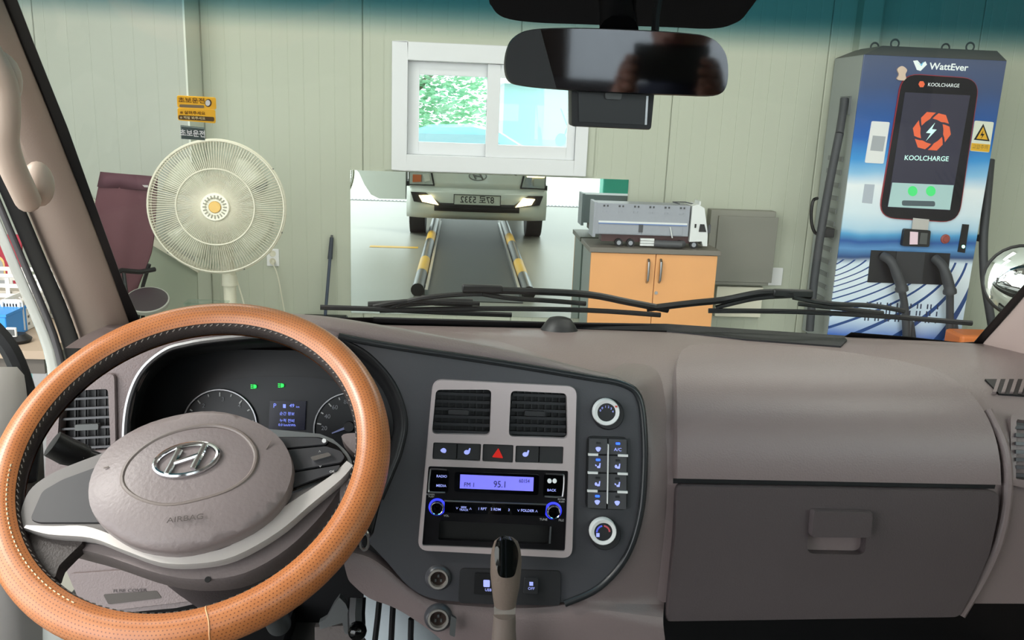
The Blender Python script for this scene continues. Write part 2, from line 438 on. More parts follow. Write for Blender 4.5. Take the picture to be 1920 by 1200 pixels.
# outside the window: tree, blue car, pale building
M_leaf = thin('sunlit_leaves', 'a6d2b2')
tr = thing('tree', (-.9, 14, 0), 'light green leafy tree outside the left window pane', 'tree')
MB().tube([(-.9, 14, 0), (-.85, 14, 1.2), (-.8, 14, 2.6), (-.6, 14, 3.6)], [.12, .1, .07, .03], 8).tube([(-.85, 14, 1.3), (-1.5, 13.9, 2.2), (-2, 13.9, 3)], [.06, .04, .02], 6).tube([(-.83, 14, 1.7), (-.2, 14.1, 2.4), (.2, 14, 3)], [.05, .035, .02], 6).build('trunk', mat('bark', '6d6250', .8), tr)
lm = MB(); rng = random.Random(3)
for i in range(16000):
    a = rng.uniform(0, 6.28); r = rng.random()**.5*1.6; c = Vector((-1.15+math.cos(a)*r, 14+math.sin(a)*r*.5, rng.uniform(.95, 4.2)))
    M = Matrix.Rotation(rng.uniform(0, 6.28), 3, 'Z') @ Matrix.Rotation(rng.uniform(-1.2, 1.2), 3, 'X'); s = rng.uniform(.035, .075)
    lm.add([c+M@Vector(v)*s for v in ((-1, 0, 0), (0, -.5, .1), (1, 0, 0), (0, .5, .1))], [(0, 1, 2, 3)])
lm.build('foliage', M_leaf, tr, smooth=0, kind='stuff')
M_bcar = mat('pale_blue_car_paint', '86cdf0', .25, coat=.3)
cxa, cza = atY(862, 262, 9).x, .0
CXX = .0
car = thing('parked_car', (CXX, 9.4, 0), 'pale blue parked car seen through the window', 'car')
def carsec(x, zs, w_): return [Vector((x, 9.4+s*w_, z)) for s, z in zs]
prof = [(-1.9, .85), (-1.75, .95), (-1.2, 1.0), (-.62, 1.25), (-.35, 1.34), (.1, 1.36), (.35, 1.32), (.85, 1.04), (1.4, .98), (1.6, .8)]
rows = [[Vector((CXX+x, 9.4-.8, .35)), Vector((CXX+x, 9.4-.82, min(z, .9)*.95)), Vector((CXX+x, 9.4-.62, z-.02)), Vector((CXX+x, 9.4, z)), Vector((CXX+x, 9.4+.62, z-.02)), Vector((CXX+x, 9.4+.82, min(z, .9)*.95)), Vector((CXX+x, 9.4+.8, .35))] for x, z in prof]
MB().loft(rows, caps=True).build('body', M_bcar, car)
MB().add([(CXX-.95, 9.4-.76, 1.0), (CXX+.62, 9.4-.76, 1.02), (CXX+.25, 9.4-.70, 1.27), (CXX-.5, 9.4-.70, 1.26)], [(0, 1, 2, 3)]).build('side_window', mat('car_glass', '8fb0bc', .1), car, smooth=0, solid=.01)
for x in (-1.35, 1.0):
    MB().cyl((CXX+x, 8.56, .32), (CXX+x, 8.78, .32), .32).build('wheel', M_rubber, car)
bd = thing('building', (3.6, 17, 0), 'overexposed white building outside the right window pane', 'building')
MB().bb(.72, 8, 16, 20, 0, 2.0).build('wall', mat('bright_white_wall', '9bbcbf', .6), bd, smooth=0)
MB().bb(.66, 8.1, 15.9, 20.1, 2.0, 2.12).build('parapet', M_white, bd, smooth=0)
MB().cyl((2.05, 14.5, 0), (2.05, 14.5, 1.25), .02).build('bollard_post', mat('pale_cyan_post', '9fd4dc', .5), None, label='thin pale post outside the right window pane', cat='post')
# ------------------------------------------------------------------ wall mirror
mx0, mx1, mz1 = atY(657, 316, YW).x, atY(1178, 341, YW).x, atY(900, 327, YW).z
mi = thing('wall_mirror', ((mx0+mx1)/2, YW-.01, .1), 'large frameless mirror on the wall reflecting the truck front', 'mirror')
MB().bb(mx0, mx1, YW-.012, YW-.006, .1, mz1).build('mirror_glass', M_mirror, mi, smooth=0)
MB().bb(mx0, mx1, YW-.006, YW-.001, .1, mz1).build('backing', M_cream, mi, smooth=0)
# ------------------------------------------------------------------ floor pit cover and guide pipes (seen in the mirror)
MB().bb(.115-.40, .115+.40, -.4, 4.95, .001, .006).build('floor_mat', mat('black_rubber_mat', '1e2124', .45, var=.35, vscale=6, bump=(30, .2)), label='long black rubber mat on the floor in front of the truck', cat='floor mat')
for s, lb in ((-1, 'yellow and black guide pipe left of the black mat in the mirror'), (1, 'yellow and black guide pipe right of the black mat in the mirror')):
    x = .115+s*.46
    t = thing('guide_pipe', (x, 2.5, 0), lb, 'guide rail', 'floor guide pipes')
    MB().cyl((x, .2, .05), (x, 4.75, .05), .05, n=14).build('pipe', mat('black_grey_pipe', '3c3d3e', .35), t)
    for a, b in ((1.55, 2.15), (3.35, 4.05)):
        MB().cyl((x, a, .05), (x, b, .05), .0508, n=14).build('yellow_band', M_yellow, t)
    for y in (1.2, 2.8, 4.4): MB().bb(x-.06, x+.06, y-.04, y+.04, .001, .03).build('foot', M_steel, t, smooth=0)
    MB().cyl((x, 4.75, .05), (x, 4.77, .05), .056, n=14).build('end_cap', M_black, t)
    MB().bb(x-s*.07-.012, x-s*.07+.012, .2, 4.75, .006, .05).build('edge_strip', M_steel, t, smooth=0)
MB().bb(-1.0, -.47, 2.2, 2.31, .001, .003).build('floor_line', M_yellow, label='short yellow line painted across the floor', cat='floor marking', smooth=0)
dg = thing('drain_grate', (0, -2.6, 0), 'long steel drain grating across the garage entrance', 'drain')
MB().bb(-4, 5, -2.68, -2.5, .001, .004).build('channel', M_black, dg, smooth=0)
g = MB()
for i in range(150): g.bb(-4+i*.06, -4+i*.06+.03, -2.68, -2.5, .004, .01)
g.build('grating_bars', M_steel, dg, smooth=0, kind='stuff')
# ------------------------------------------------------------------ cabinet
YC0, YC1 = 5.42, 5.80
a = atY(1108, 467, YC0); b = atY(1347, 479, YC0); ctz = atY(1108, 463, YC0).z
cb = thing('cabinet', ((a.x+b.x)/2, YC0, 0), 'low beech-door cabinet with grey top carrying the model truck', 'cabinet')
M_beech = mat('beech_veneer', 'e9a86c', .4, var=.1, vscale=3)
M_greyc = mat('grey_laminate', '8f9894', .45)
MB().bb(a.x+.005, b.x-.005, YC0+.02, YC1, 0, ctz-.03).build('body', M_greyc, cb, smooth=0)
MB().bb(a.x-.012, b.x+.012, YC0-.015, YC1+.01, ctz-.032, ctz).build('top', mat('cabinet_top_laminate', '77726a', .5), cb, smooth=0, bev=.003)
xm_ = atY(1227, 520, YC0).x
for k, (x0, x1, hx) in enumerate(((a.x+.004, xm_-.002, 1216), (xm_+.002, b.x-.004, 1239))):
    d = MB().bb(x0, x1, YC0, YC0+.02, .05, ctz-.036).build('door', M_beech, cb, smooth=0, bev=.002)
    p = atY(hx, 488, YC0).x; z = atY(hx, 508, YC0).z
    MB().tube([(p, YC0, z+.075), (p, YC0-.02, z+.06), (p, YC0-.026, z), (p, YC0-.02, z-.06), (p, YC0, z-.075)], .009, 8).build('handle', M_steel, d)
q = atY(1230, 549, YC0); MB().cyl((q.x, YC0, q.z), (q.x, YC0-.006, q.z), .011, n=14).build('lock', M_steel, cb)
# model truck on the cabinet
M_lg = mat('light_grey_bricks', '9b9fa8', .45, var=.06, vscale=60); M_dg2 = mat('dark_grey_bricks', '4a4c50', .5); M_wb = mat('white_bricks', 'dfe2e2', .35); M_blu = mat('blue_stripe', '5f7fb8', .4)
YL = 5.47; tz = ctz; s0 = atY(1112, 440, YL).x; s1 = atY(1290, 440, YL).x; e1 = atY(1328, 440, YL).x
zb, zt = atY(1200, 441, YL).z, atY(1200, 383, YL).z
zq = zb-tz
tk = thing('model_truck', ((s0+e1)/2, YL, tz), 'grey toy brick model lorry with white cab on the beech cabinet', 'model truck')
tb = MB().bb(s0+.012, s1, YL, YL+.17, zb, zt).build('trailer_box', M_lg, tk, smooth=0, bev=.002)
MB().bb(s0-.004, s0+.014, YL-.004, YL+.174, zb-.02, zt+.006).build('rear_frame', M_lg, tk, smooth=0)
MB().bb(s0+.03, s1-.012, YL-.006, YL, zb+.075, zb+.087).build('white_stripe', M_wb, tk, smooth=0)
MB().bb(s0+.03, s1-.012, YL-.005, YL, zb+.068, zb+.075).build('blue_stripe', M_blu, tk, smooth=0)
for i in range(6):
    x = s0+.055+i*.1
    for zz in (zt-.022, zt-.058): MB().bb(x, x+.012, YL-.004, YL, zz, zz+.012).bb(x+.024, x+.034, YL-.004, YL, zz, zz+.012).build('side_clip', M_dg2 if zz > zt-.03 else M_lg, tb, smooth=0)
for i in range(2): MB().bb(s0+.032+i*.285, s0+.30+i*.285, YL-.004, YL, zb+.006, zb+.06).build('side_flap', M_lg, tb, smooth=0, bev=.001)
MB().bb(s0+.295, s0+.322, YL-.009, YL, zb+.02, zb+.07).build('flap_hinge', M_dg2, tb, smooth=0)
MB().bb(s0+.06, s1+.02, YL+.03, YL+.14, tz+.03, zb).build('chassis', mat('dark_red_chassis', '4c3030', .5), tk, smooth=0)
wr_ = .026
for px_ in (1161, 1183, 1277, 1302):
    p = atY(px_, 446, YL); h = (M_lg if px_ != 1277 else M_lg)
    wl0 = MB().cyl((p.x, YL+.0, tz+wr_), (p.x, YL+.03, tz+wr_), wr_, n=20).build('wheel', M_rubber, tk)
    MB().cyl((p.x, YL-.003, tz+wr_), (p.x, YL+.004, tz+wr_), wr_*.55, n=16).build('hub', M_lg, wl0)
p0, p1 = atY(1201, 440, YL), atY(1227, 440, YL)
for i in range(3): MB().bb(p0.x, p1.x, YL-.012, YL+.01, tz+.012+i*.017, tz+.026+i*.017).build('fuel_tank_step', M_wb, tk, smooth=0)
MB().tube([(p1.x+.01, YL, tz+.028), (p1.x+.06, YL-.03, tz+.03), (p1.x+.17, YL-.03, tz+.03), (p1.x+.19, YL, tz+.03)], .024, 10).build('side_tank', M_dg2, tk)
k0 = s1+.012
cabp = [(k0, tz+.045), (k0, zt-.0), (k0+.04, zt+.012), (k0+.082, zt-.012), (k0+.09, zt-.05), (e1-.005, zb+.03), (e1, tz+.02), (e1-.03, tz+.02), (e1-.04, tz+.05)]
MB().ext([(x, YL-.004, z) for x, z in cabp], (0, .17, 0)).build('cab', M_wb, tk, smooth=0, bev=.002)
MB().ext([(x, YL-.008, z) for x, z in ((k0+.055, zb+.035), (k0+.06, zb+.085), (k0+.088, zb+.085), (k0+.105, zb+.035))], (0, .004, 0)).build('side_window', M_gblack, tk, smooth=0)
MB().bb(k0+.025, k0+.036, YL-.008, YL-.003, zb+.06, zb+.085).build('vent', M_gblack, tk, smooth=0)
MB().bb(k0+.05, k0+.06, YL+.02, YL+.14, zt+.006, zt+.03).build('roof_fairing', M_wb, tk, smooth=0)
MB().bb(e1-.008, e1+.006, YL-.02, YL-.008, zb+.03, zb+.085).build('wing_mirror', M_dg2, tk, smooth=0)
MB().tube([(s1-.05, YL+.08, zt+.002), (s1-.1, YL+.08, zt+.014), (s1-.02, YL+.08, zt+.016), (k0+.03, YL+.08, zt+.005)], .004, 6).build('cable', M_dg2, tk)
MB().tube([(s1-.125, YL-.012, zb+.06), (s1-.105, YL-.012, zb-.01)], .004, 6).build('ladder_bar', M_wb, tk)
# electrical board, switch plate, lower box
YE = YW-.09
eb = thing('electrical_board', (atY(1390, 460, YE).x, YW-.05, .3), 'flat grey metal electrical cabinet fixed to the wall behind the model truck', 'electrical cabinet')
M_eb = mat('grey_enamel', '87867c', .5, var=.04)
pa, pb = atY(1334, 393, YE), atY(1441, 536, YE)
MB().bb(pa.x, atY(1449, 460, YE).x, YE, YW-.001, pb.z, pa.z).build('box', M_eb, eb, smooth=0, bev=.004)
pa, pb = atY(1347, 404, YE), atY(1440, 530, YE)
MB().bb(pa.x, pb.x+.02, YE-.014, YE, pb.z, pa.z).build('door', mat('grey_enamel_door', '7f7e75', .5, var=.05), eb, smooth=0, bev=.003)
pa, pb = atY(1345, 537, YW-.06), atY(1425, 600, YW-.06)
MB().bb(pa.x, pb.x, YW-.06, YW-.001, .15, pa.z).build('cable_duct', M_cream, label='cream wall duct below the grey electrical cabinet', cat='duct', smooth=0, bev=.004)
pa, pb = atY(1441, 501, YW), atY(1464, 535, YW)
MB().bb(pa.x, pb.x, YW-.014, YW, pb.z, pa.z).build('switch_plate', M_white, label='blank white switch plate right of the grey electrical cabinet', cat='switch plate', smooth=0, bev=.004)
# outlet with plug and cord
pa, pb = atY(500, 466, YW), atY(524, 499, YW)
ol = thing('wall_outlet', ((pa.x+pb.x)/2, YW, pb.z), 'white double wall socket between the fan and the broom handle', 'wall socket')
MB().bb(pa.x, pb.x, YW-.01, YW, pb.z, pa.z).build('plate', M_white, ol, smooth=0, bev=.003)
for yy in (475, 489):
    p = atY(512, yy, YW); MB().lathe([(.0, .0), (.02, 0), (.022, .004), (.017, .004), (.016, -.004), (0, -.004)], (p.x, YW-.0105, p.z), (0, -1, 0), caps=False).build('socket', M_cream, ol)
p = atY(513, 490, YW)
cd_ = thing('power_cord', (p.x, YW-.05, 0), 'cream power cord hanging from the wall socket', 'cord')
MB().cyl((p.x, YW-.012, p.z), (p.x+.004, YW-.05, p.z-.006), .015, .011, 14).build('plug', M_cream, cd_)
MB().tube(catmull([(p.x+.004, YW-.05, p.z-.006), (p.x+.04, YW-.06, p.z-.1), (p.x+.08, YW-.06, p.z-.35), (p.x+.12, YW-.08, p.z-.5), (p.x+.12, YW-.12, .03), (p.x+.1, YW-.3, .012), (p.x+.02, YW-.55, .012)], 6), .004, 6).build('cable', M_cream, cd_)
# broom handle
pa, pb = atY(622, 445, YW-.03), atY(610, 590, YW-.1)
bh = thing('broom', (pb.x-.02, YW-.2, 0), 'dark blue pole leaning on the wall left of the mirror', 'broom')
M_navy = mat('navy_pole', '3a4658', .4)
d_ = (pb-pa); pe = pa+d_*((pa.z-.1)/(pa.z-pb.z)); pt = pa+d_*.28
MB().cyl(pa, pt, .013, .017, 12).build('grip', mat('grip_rubber', '343c48', .6), bh)
MB().cyl(pt, pe, .011, .011, 12).build('pole', M_navy, bh)
MB().cyl(pa, pa-d_*.03, .008, .008, 10).build('tip', M_dsteel, bh)
MB().box((pe.x, pe.y, .05), (.3, .06, .1)).build('brush', M_black, bh, bev=.01)
# ------------------------------------------------------------------ standing fan
FY = 4.4; fc = atY(408, 388, FY); fr = .332; fn = Vector((.12, -.98, .1)).normalized()
fu = Vector((0, 0, 1)).cross(fn).normalized(); fu = -fu if fu.x < 0 else fu; fv = fn.cross(fu); fv = fv if fv.z > 0 else -fv
fan = thing('standing_fan', (fc.x+.02, FY+.1, 0), 'cream electric standing fan with a round wire cage', 'fan')
FK = 1.41
def fp(r, t, h): return fc+(fu*math.cos(t)+fv*math.sin(t))*r+fn*h*FK
def circ(r, h, n=72): return [fp(r, 2*math.pi*i/n, h) for i in range(n)]
M_fw = mat('cream_wire', 'cfcab8', .4)
MB().tube(circ(fr, 0), .0075, 8, True).build('rim', M_cream, fan)
MB().tube(circ(fr*.985, .022), .0045, 6, True).build('front_ring', M_fw, fan)
MB().tube(circ(fr*.985, -.03), .003, 6, True).build('rear_ring', M_fw, fan)
MB().tube(circ(fr*.565, .050), .0042, 6, True).build('middle_ring', M_fw, fan)
g = MB(); g2 = MB(); NW = 144
for i in range(NW):
    t = 2*math.pi*i/NW
    g.tube([fp(.045*FK, t, .055), fp(fr*.56, t+.04, .048), fp(fr*.9, t+.06, .035), fp(fr*.985, t+.06, .02), fp(fr, t+.06, 0)], .0019, 4, caps=False)
    g2.tube([fp(fr, t, 0), fp(fr*.985, t, -.03), fp(fr*.8, t, -.06), fp(.06*FK, t, -.075)], .0016, 4, caps=False)
g.build('front_grille', M_fw, fan, kind='stuff'); g2.build('rear_grille', M_fw, fan, kind='stuff')
MB().lathe([(r*FK, h*FK) for r, h in [(0, .06), (.03, .06), (.034, .064), (.047, .064), (.05, .058), (.048, .05), (0, .05)]], fc, fn, caps=False).build('hub_cap', mat('hub_cream', 'e8e4d2', .4), fan)
for i in range(20):
    t = 2*math.pi*i/20; MB().add([fp(.028*FK, t-.07, .0655), fp(.041*FK, t-.06, .0655), fp(.041*FK, t+.06, .0655), fp(.028*FK, t+.07, .0655)], [(0, 1, 2, 3)]).build('hub_slot', mat('slot_shade', '8a8878', .6), fan, smooth=0, solid=-.001)
MB().lathe([(0, .066*FK), (.019*FK, .066*FK), (.021*FK, .064*FK)], fc, fn, caps=False).build('badge', mat('gold_badge', 'caa35a', .35, .3), fan)
M_bl = mat('translucent_blade', 'c2c4b2', .3)
for k in range(4):
    t0 = 2*math.pi*k/4+.5
    rows = [[fp(r*FK, t0+w_*(.25+.55*min(1, (r-.03)/.1)), -.012-.03*(w_-.5)) for w_ in (0, .25, .5, .75, 1)] for r in (.03, .07, .12, .17, .2)]
    MB().loft(rows).build('blade', M_bl, fan, solid=.002)
MB().lathe([(0, -.08*FK), (.045*FK, -.08*FK), (.06*FK, -.1*FK), (.06*FK, -.2*FK), (.045*FK, -.23*FK), (0, -.235*FK)], fc, fn, caps=False).build('motor', M_cream, fan)
pt = fp(0, 0, -.12)
MB().tube([(pt.x, pt.y, pt.z-.04), (pt.x+.01, pt.y, pt.z-.3), (pt.x+.02, pt.y, pt.z-.38)], [.045, .04, .034], 14).build('neck', M_cream, fan)
px_, py_ = pt.x+.02, pt.y
MB().cyl((px_, py_, .05), (px_, py_, pt.z-.4), .033, .033, 16).build('pole', M_cream, fan)
MB().cyl((px_, py_, pt.z-.42), (px_, py_, pt.z-.36), .042, .038, 16).build('collar', M_cream, fan)
MB().lathe([(0, 0), (.2, 0), (.2, .02), (.17, .035), (.04, .05), (0, .05)], (px_, py_, 0), (0, 0, 1), caps=False).build('base', M_cream, fan)
MB().tube(catmull([(px_+.03, py_, pt.z-.36), (px_+.06, py_+.02, pt.z-.5), (px_+.09, py_+.03, .3), (px_+.1, py_+.05, .02)], 6), .004, 6).build('cable', M_cream, fan)
for t in (.62, -.38, -1.2, 3.9): MB().box(fp(fr+.003, t, 0), (.009, .012, .009)).build('cage_clip', M_dsteel, fan, smooth=0)
hk = thing('wall_hook', atY(480, 350, YW-.02), 'small dark hook on the wall seen through the fan cage', 'hook')
MB().tube([atY(432, 357, YW-.03), atY(462, 355, YW-.03), atY(486, 347, YW-.03)], .007, 8).build('rod', M_dsteel, hk)
patch('paddle', YPlane(YW-.02), ell(489, 346, 10, 15, 25), mat('hook_grey', '84897e', .5), hk, th=.015)
# ------------------------------------------------------------------ maroon camp chair and small round stool
M_mar = mat('maroon_canvas', '5e3b41', .8, bump=(700, .2), var=.12, vscale=5)
CY = 4.9
ch = thing('camp_chair', (atY(230, 450, CY).x, CY, 0), 'maroon canvas folding camp chair with black frame behind the fan', 'chair')
rows = []
for a_, b_, dy in (((190, 322), (297, 331), .0), ((184, 350), (296, 358), -.01), ((172, 410), (293, 420), -.02), ((166, 460), (288, 478), -.03), ((178, 510), (268, 515), -.04), ((195, 550), (255, 555), -.05)):
    rows.append([atY(a_[0]+(b_[0]-a_[0])*t, a_[1]+(b_[1]-a_[1])*t, CY+dy+.05*abs(t-.5)+.012*math.sin(t*9+a_[1])) for t in [i/8 for i in range(9)]])
MB().loft(rows).build('back_cloth', M_mar, ch, solid=.006, sub=1)
rs = [[p+Vector((0, -.009, 0)) for p in r] for r in rows[:2]]
MB().loft(rs).build('top_hem', mat('maroon_hem', '573740', .8), ch, solid=.004)
patch('logo_tag', YPlane(CY-.012), rect(269, 349, 17, 4, 2), mat('grey_tag', 'b0aaa8', .5), ch, th=.002)
M_ch = mat('black_tube_frame', '1b1c1e', .4)
def pxt(pts, Y): return [atY(x, y, Y if not isinstance(Y, (list, tuple)) else Y[i]) for i, (x, y) in enumerate(pts)]
MB().tube(pxt([(206, 518), (228, 507), (262, 510), (290, 505)], [CY-.25, CY-.2, CY-.1, CY-.02]), .014, 8).build('armrest', M_ch, ch)
MB().tube(pxt([(232, 512), (236, 545), (246, 600)], [CY-.22, CY-.24, CY-.26]), .011, 8).build('front_leg', M_ch, ch)
MB().tube(pxt([(280, 495), (268, 535), (258, 600)], CY-.04), .011, 8).build('rear_leg', M_ch, ch)
MB().tube(pxt([(200, 530), (232, 580), (240, 640)], CY-.2), .011, 8).build('cross_bar', M_ch, ch)
SY = 4.6; sc = atY(276, 563, SY); sn = Vector((.1, -.42, .9)).normalized()
sl = thing('round_stool', (sc.x, SY, 0), 'small dark round stool with a pale rim in front of the maroon chair', 'stool')
MB().lathe([(0, .01), (.08, .012), (.107, .006), (.108, -.012), (0, -.014)], sc, sn, caps=False).build('seat_pad', mat('dark_plum_vinyl', '3f373c', .35), sl)
MB().lathe([(.106, .008), (.113, .006), (.115, -.006), (.112, -.016), (.104, -.016)], sc, sn, caps=False).build('rim', mat('pale_rim', 'a9aaa2', .4), sl)
for dx, dy in ((-.06, -.05), (.06, -.05), (-.06, .06), (.06, .06)): MB().cyl(sc+Vector((dx*.5, dy*.5, -.02)), (sc.x+dx*1.8, SY+dy*1.8, 0), .011, n=8).build('leg', M_ch, sl)
# stool-height glass tray edge beside the fan pole
tp = thing('clear_tray', (atY(380, 568, 4.0).x, 4.0, 0), 'clear acrylic stand edge beside the fan pole above the steering wheel', 'stand')
M_acr = clear('clear_acrylic', (.9, .94, .92), .10)
q0, q1 = atY(346, 566, 4.0), atY(424, 566, 4.0)
MB().bb(q0.x, q1.x, 3.98, 4.06, q0.z-.008, q0.z).build('top_sheet', M_acr, tp, smooth=0)
for x in (q0.x+.006, q1.x-.006):
    MB().bb(x-.004, x+.004, 3.99, 4.05, 0, q0.z-.008).build('side_sheet', M_acr, tp, smooth=0)
MB().bb(2.45, 3.4, -3.6, -3.2, 0, 1.2).build('storage_box', mat('teal_box_paint', '2f9a86', .5), label='teal storage box outside the garage, cut by the mirror edge', cat='box', smooth=0, bev=.02)
# ------------------------------------------------------------------ electric charger
YQ = 5.40; QP = YPlane(YQ)
qx0, qx1 = atY(1620, 105, YQ).x, atY(1889, 108, YQ).x; qzt = atY(1620, 102, YQ).z
def charger_print():
    """printed vinyl wrap: navy to blue to white, greyed at the top for glare haze, blue swoosh band, ploughed white field at the bottom"""
    m = bpy.data.materials.new('charger_wrap'); m.use_nodes = True; nt = m.node_tree; b = nt.nodes['Principled BSDF']
    b.inputs['Roughness'].default_value = .18
    tc = nt.nodes.new('ShaderNodeTexCoord'); sx = nt.nodes.new('ShaderNodeSeparateXYZ'); nt.links.new(tc.outputs['Object'], sx.inputs[0])
    def math_(op, a, b_=None):
        n = nt.nodes.new('ShaderNodeMath'); n.operation = op
        for i, v in enumerate((a, b_)):
            if v is None: continue
            if isinstance(v, (int, float)): n.inputs[i].default_value = v
            else: nt.links.new(v, n.inputs[i])
        return n.outputs[0]
    z = math_('DIVIDE', sx.outputs[2], qzt)
    ns = nt.nodes.new('ShaderNodeTexNoise'); ns.inputs['Scale'].default_value = 2.2; nt.links.new(tc.outputs['Object'], ns.inputs['Vector'])
    wob = math_('MULTIPLY', math_('SUBTRACT', ns.outputs['Fac'], .5), .05)
    z2 = math_('ADD', z, wob)
    rmp = nt.nodes.new('ShaderNodeValToRGB'); e = rmp.color_ramp.elements
    stops = [(0, '3d6fd0'), (.06, '2b5fbe'), (.12, 'c9ddf2'), (.28, 'e8f2fa'), (.325, 'dcebf7'), (.345, '27487c'), (.375, '5e95cc'), (.40, '2a5aa0'), (.425, '5aa5d8'), (.445, 'b4d6ec'), (.50, 'dcecf6'), (.585, 'eef4f8'), (.63, '8fc4ea'), (.68, '3f96da'), (.75, '1f5fb4'), (.83, '325898'), (.90, '445680'), (1, '545d7a')]  # top stops greyed: haze of reflected glare is mixed into the print colours
    while len(e) < len(stops): e.new(.5)
    for el, (p, c) in zip(e, stops): el.position = p; el.color = (*s2l(c), 1)
    nt.links.new(z2, rmp.inputs[0])
    # furrows fanning out below
    dx = math_('SUBTRACT', sx.outputs[0], .55); dz = math_('SUBTRACT', .70, sx.outputs[2])
    u = math_('DIVIDE', dx, math_('ADD', math_('MULTIPLY', dz, dz), .10))
    st_ = math_('GREATER_THAN', math_('SINE', math_('MULTIPLY', u, 8.5)), .80)
    low = math_('LESS_THAN', z, .335)
    k = math_('MULTIPLY', st_, low)
    mx = nt.nodes.new('ShaderNodeMix'); mx.data_type = 'RGBA'; nt.links.new(k, mx.inputs[0]); nt.links.new(rmp.outputs[0], mx.inputs[6])
    mx.inputs[7].default_value = (*s2l('2e4c86'), 1)
    nt.links.new(mx.outputs[2], b.inputs['Base Color']); return m
M_wrap = charger_print()
cg = thing('ev_charger', ((qx0+qx1)/2, YQ+.2, 0), 'tall blue and white electric vehicle charger with a touch screen', 'charger')
M_side = mat('charger_grey_side', '9aa09e', .5)
MB().bb(qx0, qx1, YQ+.012, YW-.02, .06, qzt).build('cabinet_body', M_side, cg, smooth=0, bev=.004)
MB().bb(qx0, qx1, YQ, YQ+.012, .06, qzt).build('front_panel', M_wrap, cg, smooth=0, bev=.003)
MB().bb(qx0+.02, qx1-.02, YQ+.03, YW-.05, 0, .06).build('plinth', M_black, cg, smooth=0)
qa, qb = atY(1655, 90, YQ+.1), atY(1872, 97, YQ+.1)
MB().loft([[(qx0+.0, YQ, qzt), (qx1, YQ, qzt), (qx1, YW-.03, qzt), (qx0, YW-.03, qzt)], [(qx0+.13, YQ+.04, qzt+.06), (qx1-.05, YQ+.04, qzt+.06), (qx1-.05, YW-.06, qzt+.06), (qx0+.13, YW-.06, qzt+.06)]], cu=True, caps=True).build('top_cap', M_dsteel, cg, smooth=0)
for px_, py_, y in ((1640, 88, YQ+.3), (1678, 82, YQ+.08), (1773, 90, YQ+.3), (1819, 88, YQ+.08)):
    p = atY(px_, py_, y); MB().tube([p+Vector((math.cos(t)*.026, 0, math.sin(t)*.026)) for t in [i*math.pi/8 for i in range(16)]], .006, 6, True).cyl((p.x, p.y, p.z-.03), (p.x, p.y, qzt), .008, n=8).build('eye_bolt', M_dsteel, cg)
def q(x0, y0, x1, y1, x2, y2, x3, y3): return [(x0, y0), (x1, y1), (x2, y2), (x3, y3)]
bz = q(1690, 137, 1836, 147, 1796, 418, 1645, 408)
patch('screen_bezel', QP, rp(bz, 34, 6), mat('dark_red_line', '9a2f38', .4), cg, off=.010, th=.01)
patch('screen_glass', QP, rp(inset(bz, 3), 31, 6), mat('bezel_black', '14101c', .08), cg, off=.012, th=.003)
scq = q(1695, 173, 1817, 179, 1779, 394, 1662, 388)
sc_ = patch('display', QP, scq, mat('display_dark', '2e2c3c', .12, emit='3a3848', es=.35), cg, off=.0135, th=.002)
low = q(1671, 342, 1786, 347, 1779, 393, 1663, 387)
patch('display_footer', QP, low, mat('footer_pale', '98b4b4', .15, emit='a8c6c4', es=.35), sc_, off=.0142, th=.001)
M_grn = mat('green_button', '3fc46a', .3, emit='4fd07c', es=.5)
for cx_, cy_ in ((1709, 358), (1743, 358)): patch('green_button', QP, ell(cx_, cy_, 9, 9.5), M_grn, sc_, off=.0152, th=.001)
patch('footer_bar', QP, rp(rect(1720, 381, 62, 10, 1.5), 4), mat('bar_grey', '55626a', .2), sc_, off=.015, th=.001)
M_or = mat('orange_mark', 'd8603e', .3, emit='d8603e', es=.35); M_wt = mat('print_white', 'e6ecec', .4, emit='e6ecec', es=.2); M_mint = mat('mint_mark', 'c8f0e8', .3, emit='c8f0e8', es=.4)
for i in range(6):
    a0 = math.radians(60*i-80)
    def pt(r, a_): return (1745+r*math.cos(a_)-.12*r*math.sin(a_), 246+r*1.06*math.sin(a_))
    patch('logo_segment', QP, [pt(33, a0+.10), pt(36.5, a0+.5), pt(33, a0+.98), pt(27, a0+.78), pt(22.5, a0+.60), pt(21.5, a0+.2), pt(22.5, a0-.24), pt(27, a0-.07)], M_or, sc_, off=.0148, th=.001)
patch('logo_bolt', QP, [(1751, 230), (1734, 249), (1743, 250), (1734, 264), (1754, 243), (1745, 242)], M_mint, sc_, off=.0148, th=.001)
tpx('logo_text', 'KOOLCHARGE', QP, 1735, 297, 8.5, M_mint, sc_, rot=1.6, off=.0145, xs=1.02, bold=.012)
tpx('brand_text', 'KOOLCHARGE', QP, 1767, 160, 6.2, M_wt, cg, rot=2.2, off=.0140, xs=1.0, bold=.004)
patch('small_logo', QP, ell(1726, 158, 6, 6.5, n=6), M_or, cg, off=.0138, th=.001)
tpx('maker_text', 'WattEver', QP, 1779, 126, 11.5, M_wt, cg, rot=2.4, off=.0008, xs=1.12, bold=.02)
patch('maker_logo', QP, [(1712, 114), (1720, 113), (1727, 121), (1735, 115), (1738, 121), (1726, 133), (1719, 131)], M_wt, cg, off=.001, th=.001)
patch('maker_logo', QP, [(1720, 117), (1726, 121), (1732, 115), (1728, 124)], mat('sky_mark', '6fc4ea', .4), cg, off=.0016, th=.001)
patch('round_sticker', QP, cr([(1681, 130), (1690, 124), (1699, 131), (1696, 140), (1698, 150), (1688, 151), (1680, 148), (1684, 140)], 4), mat('beige_sticker', 'd8c0ae', .5), cg, off=.012, th=.012)
n_ = patch('notice_card', QP, rp(q(1634, 227, 1668, 229, 1656, 307, 1621, 305), 3), M_white, cg, off=.004, th=.004)
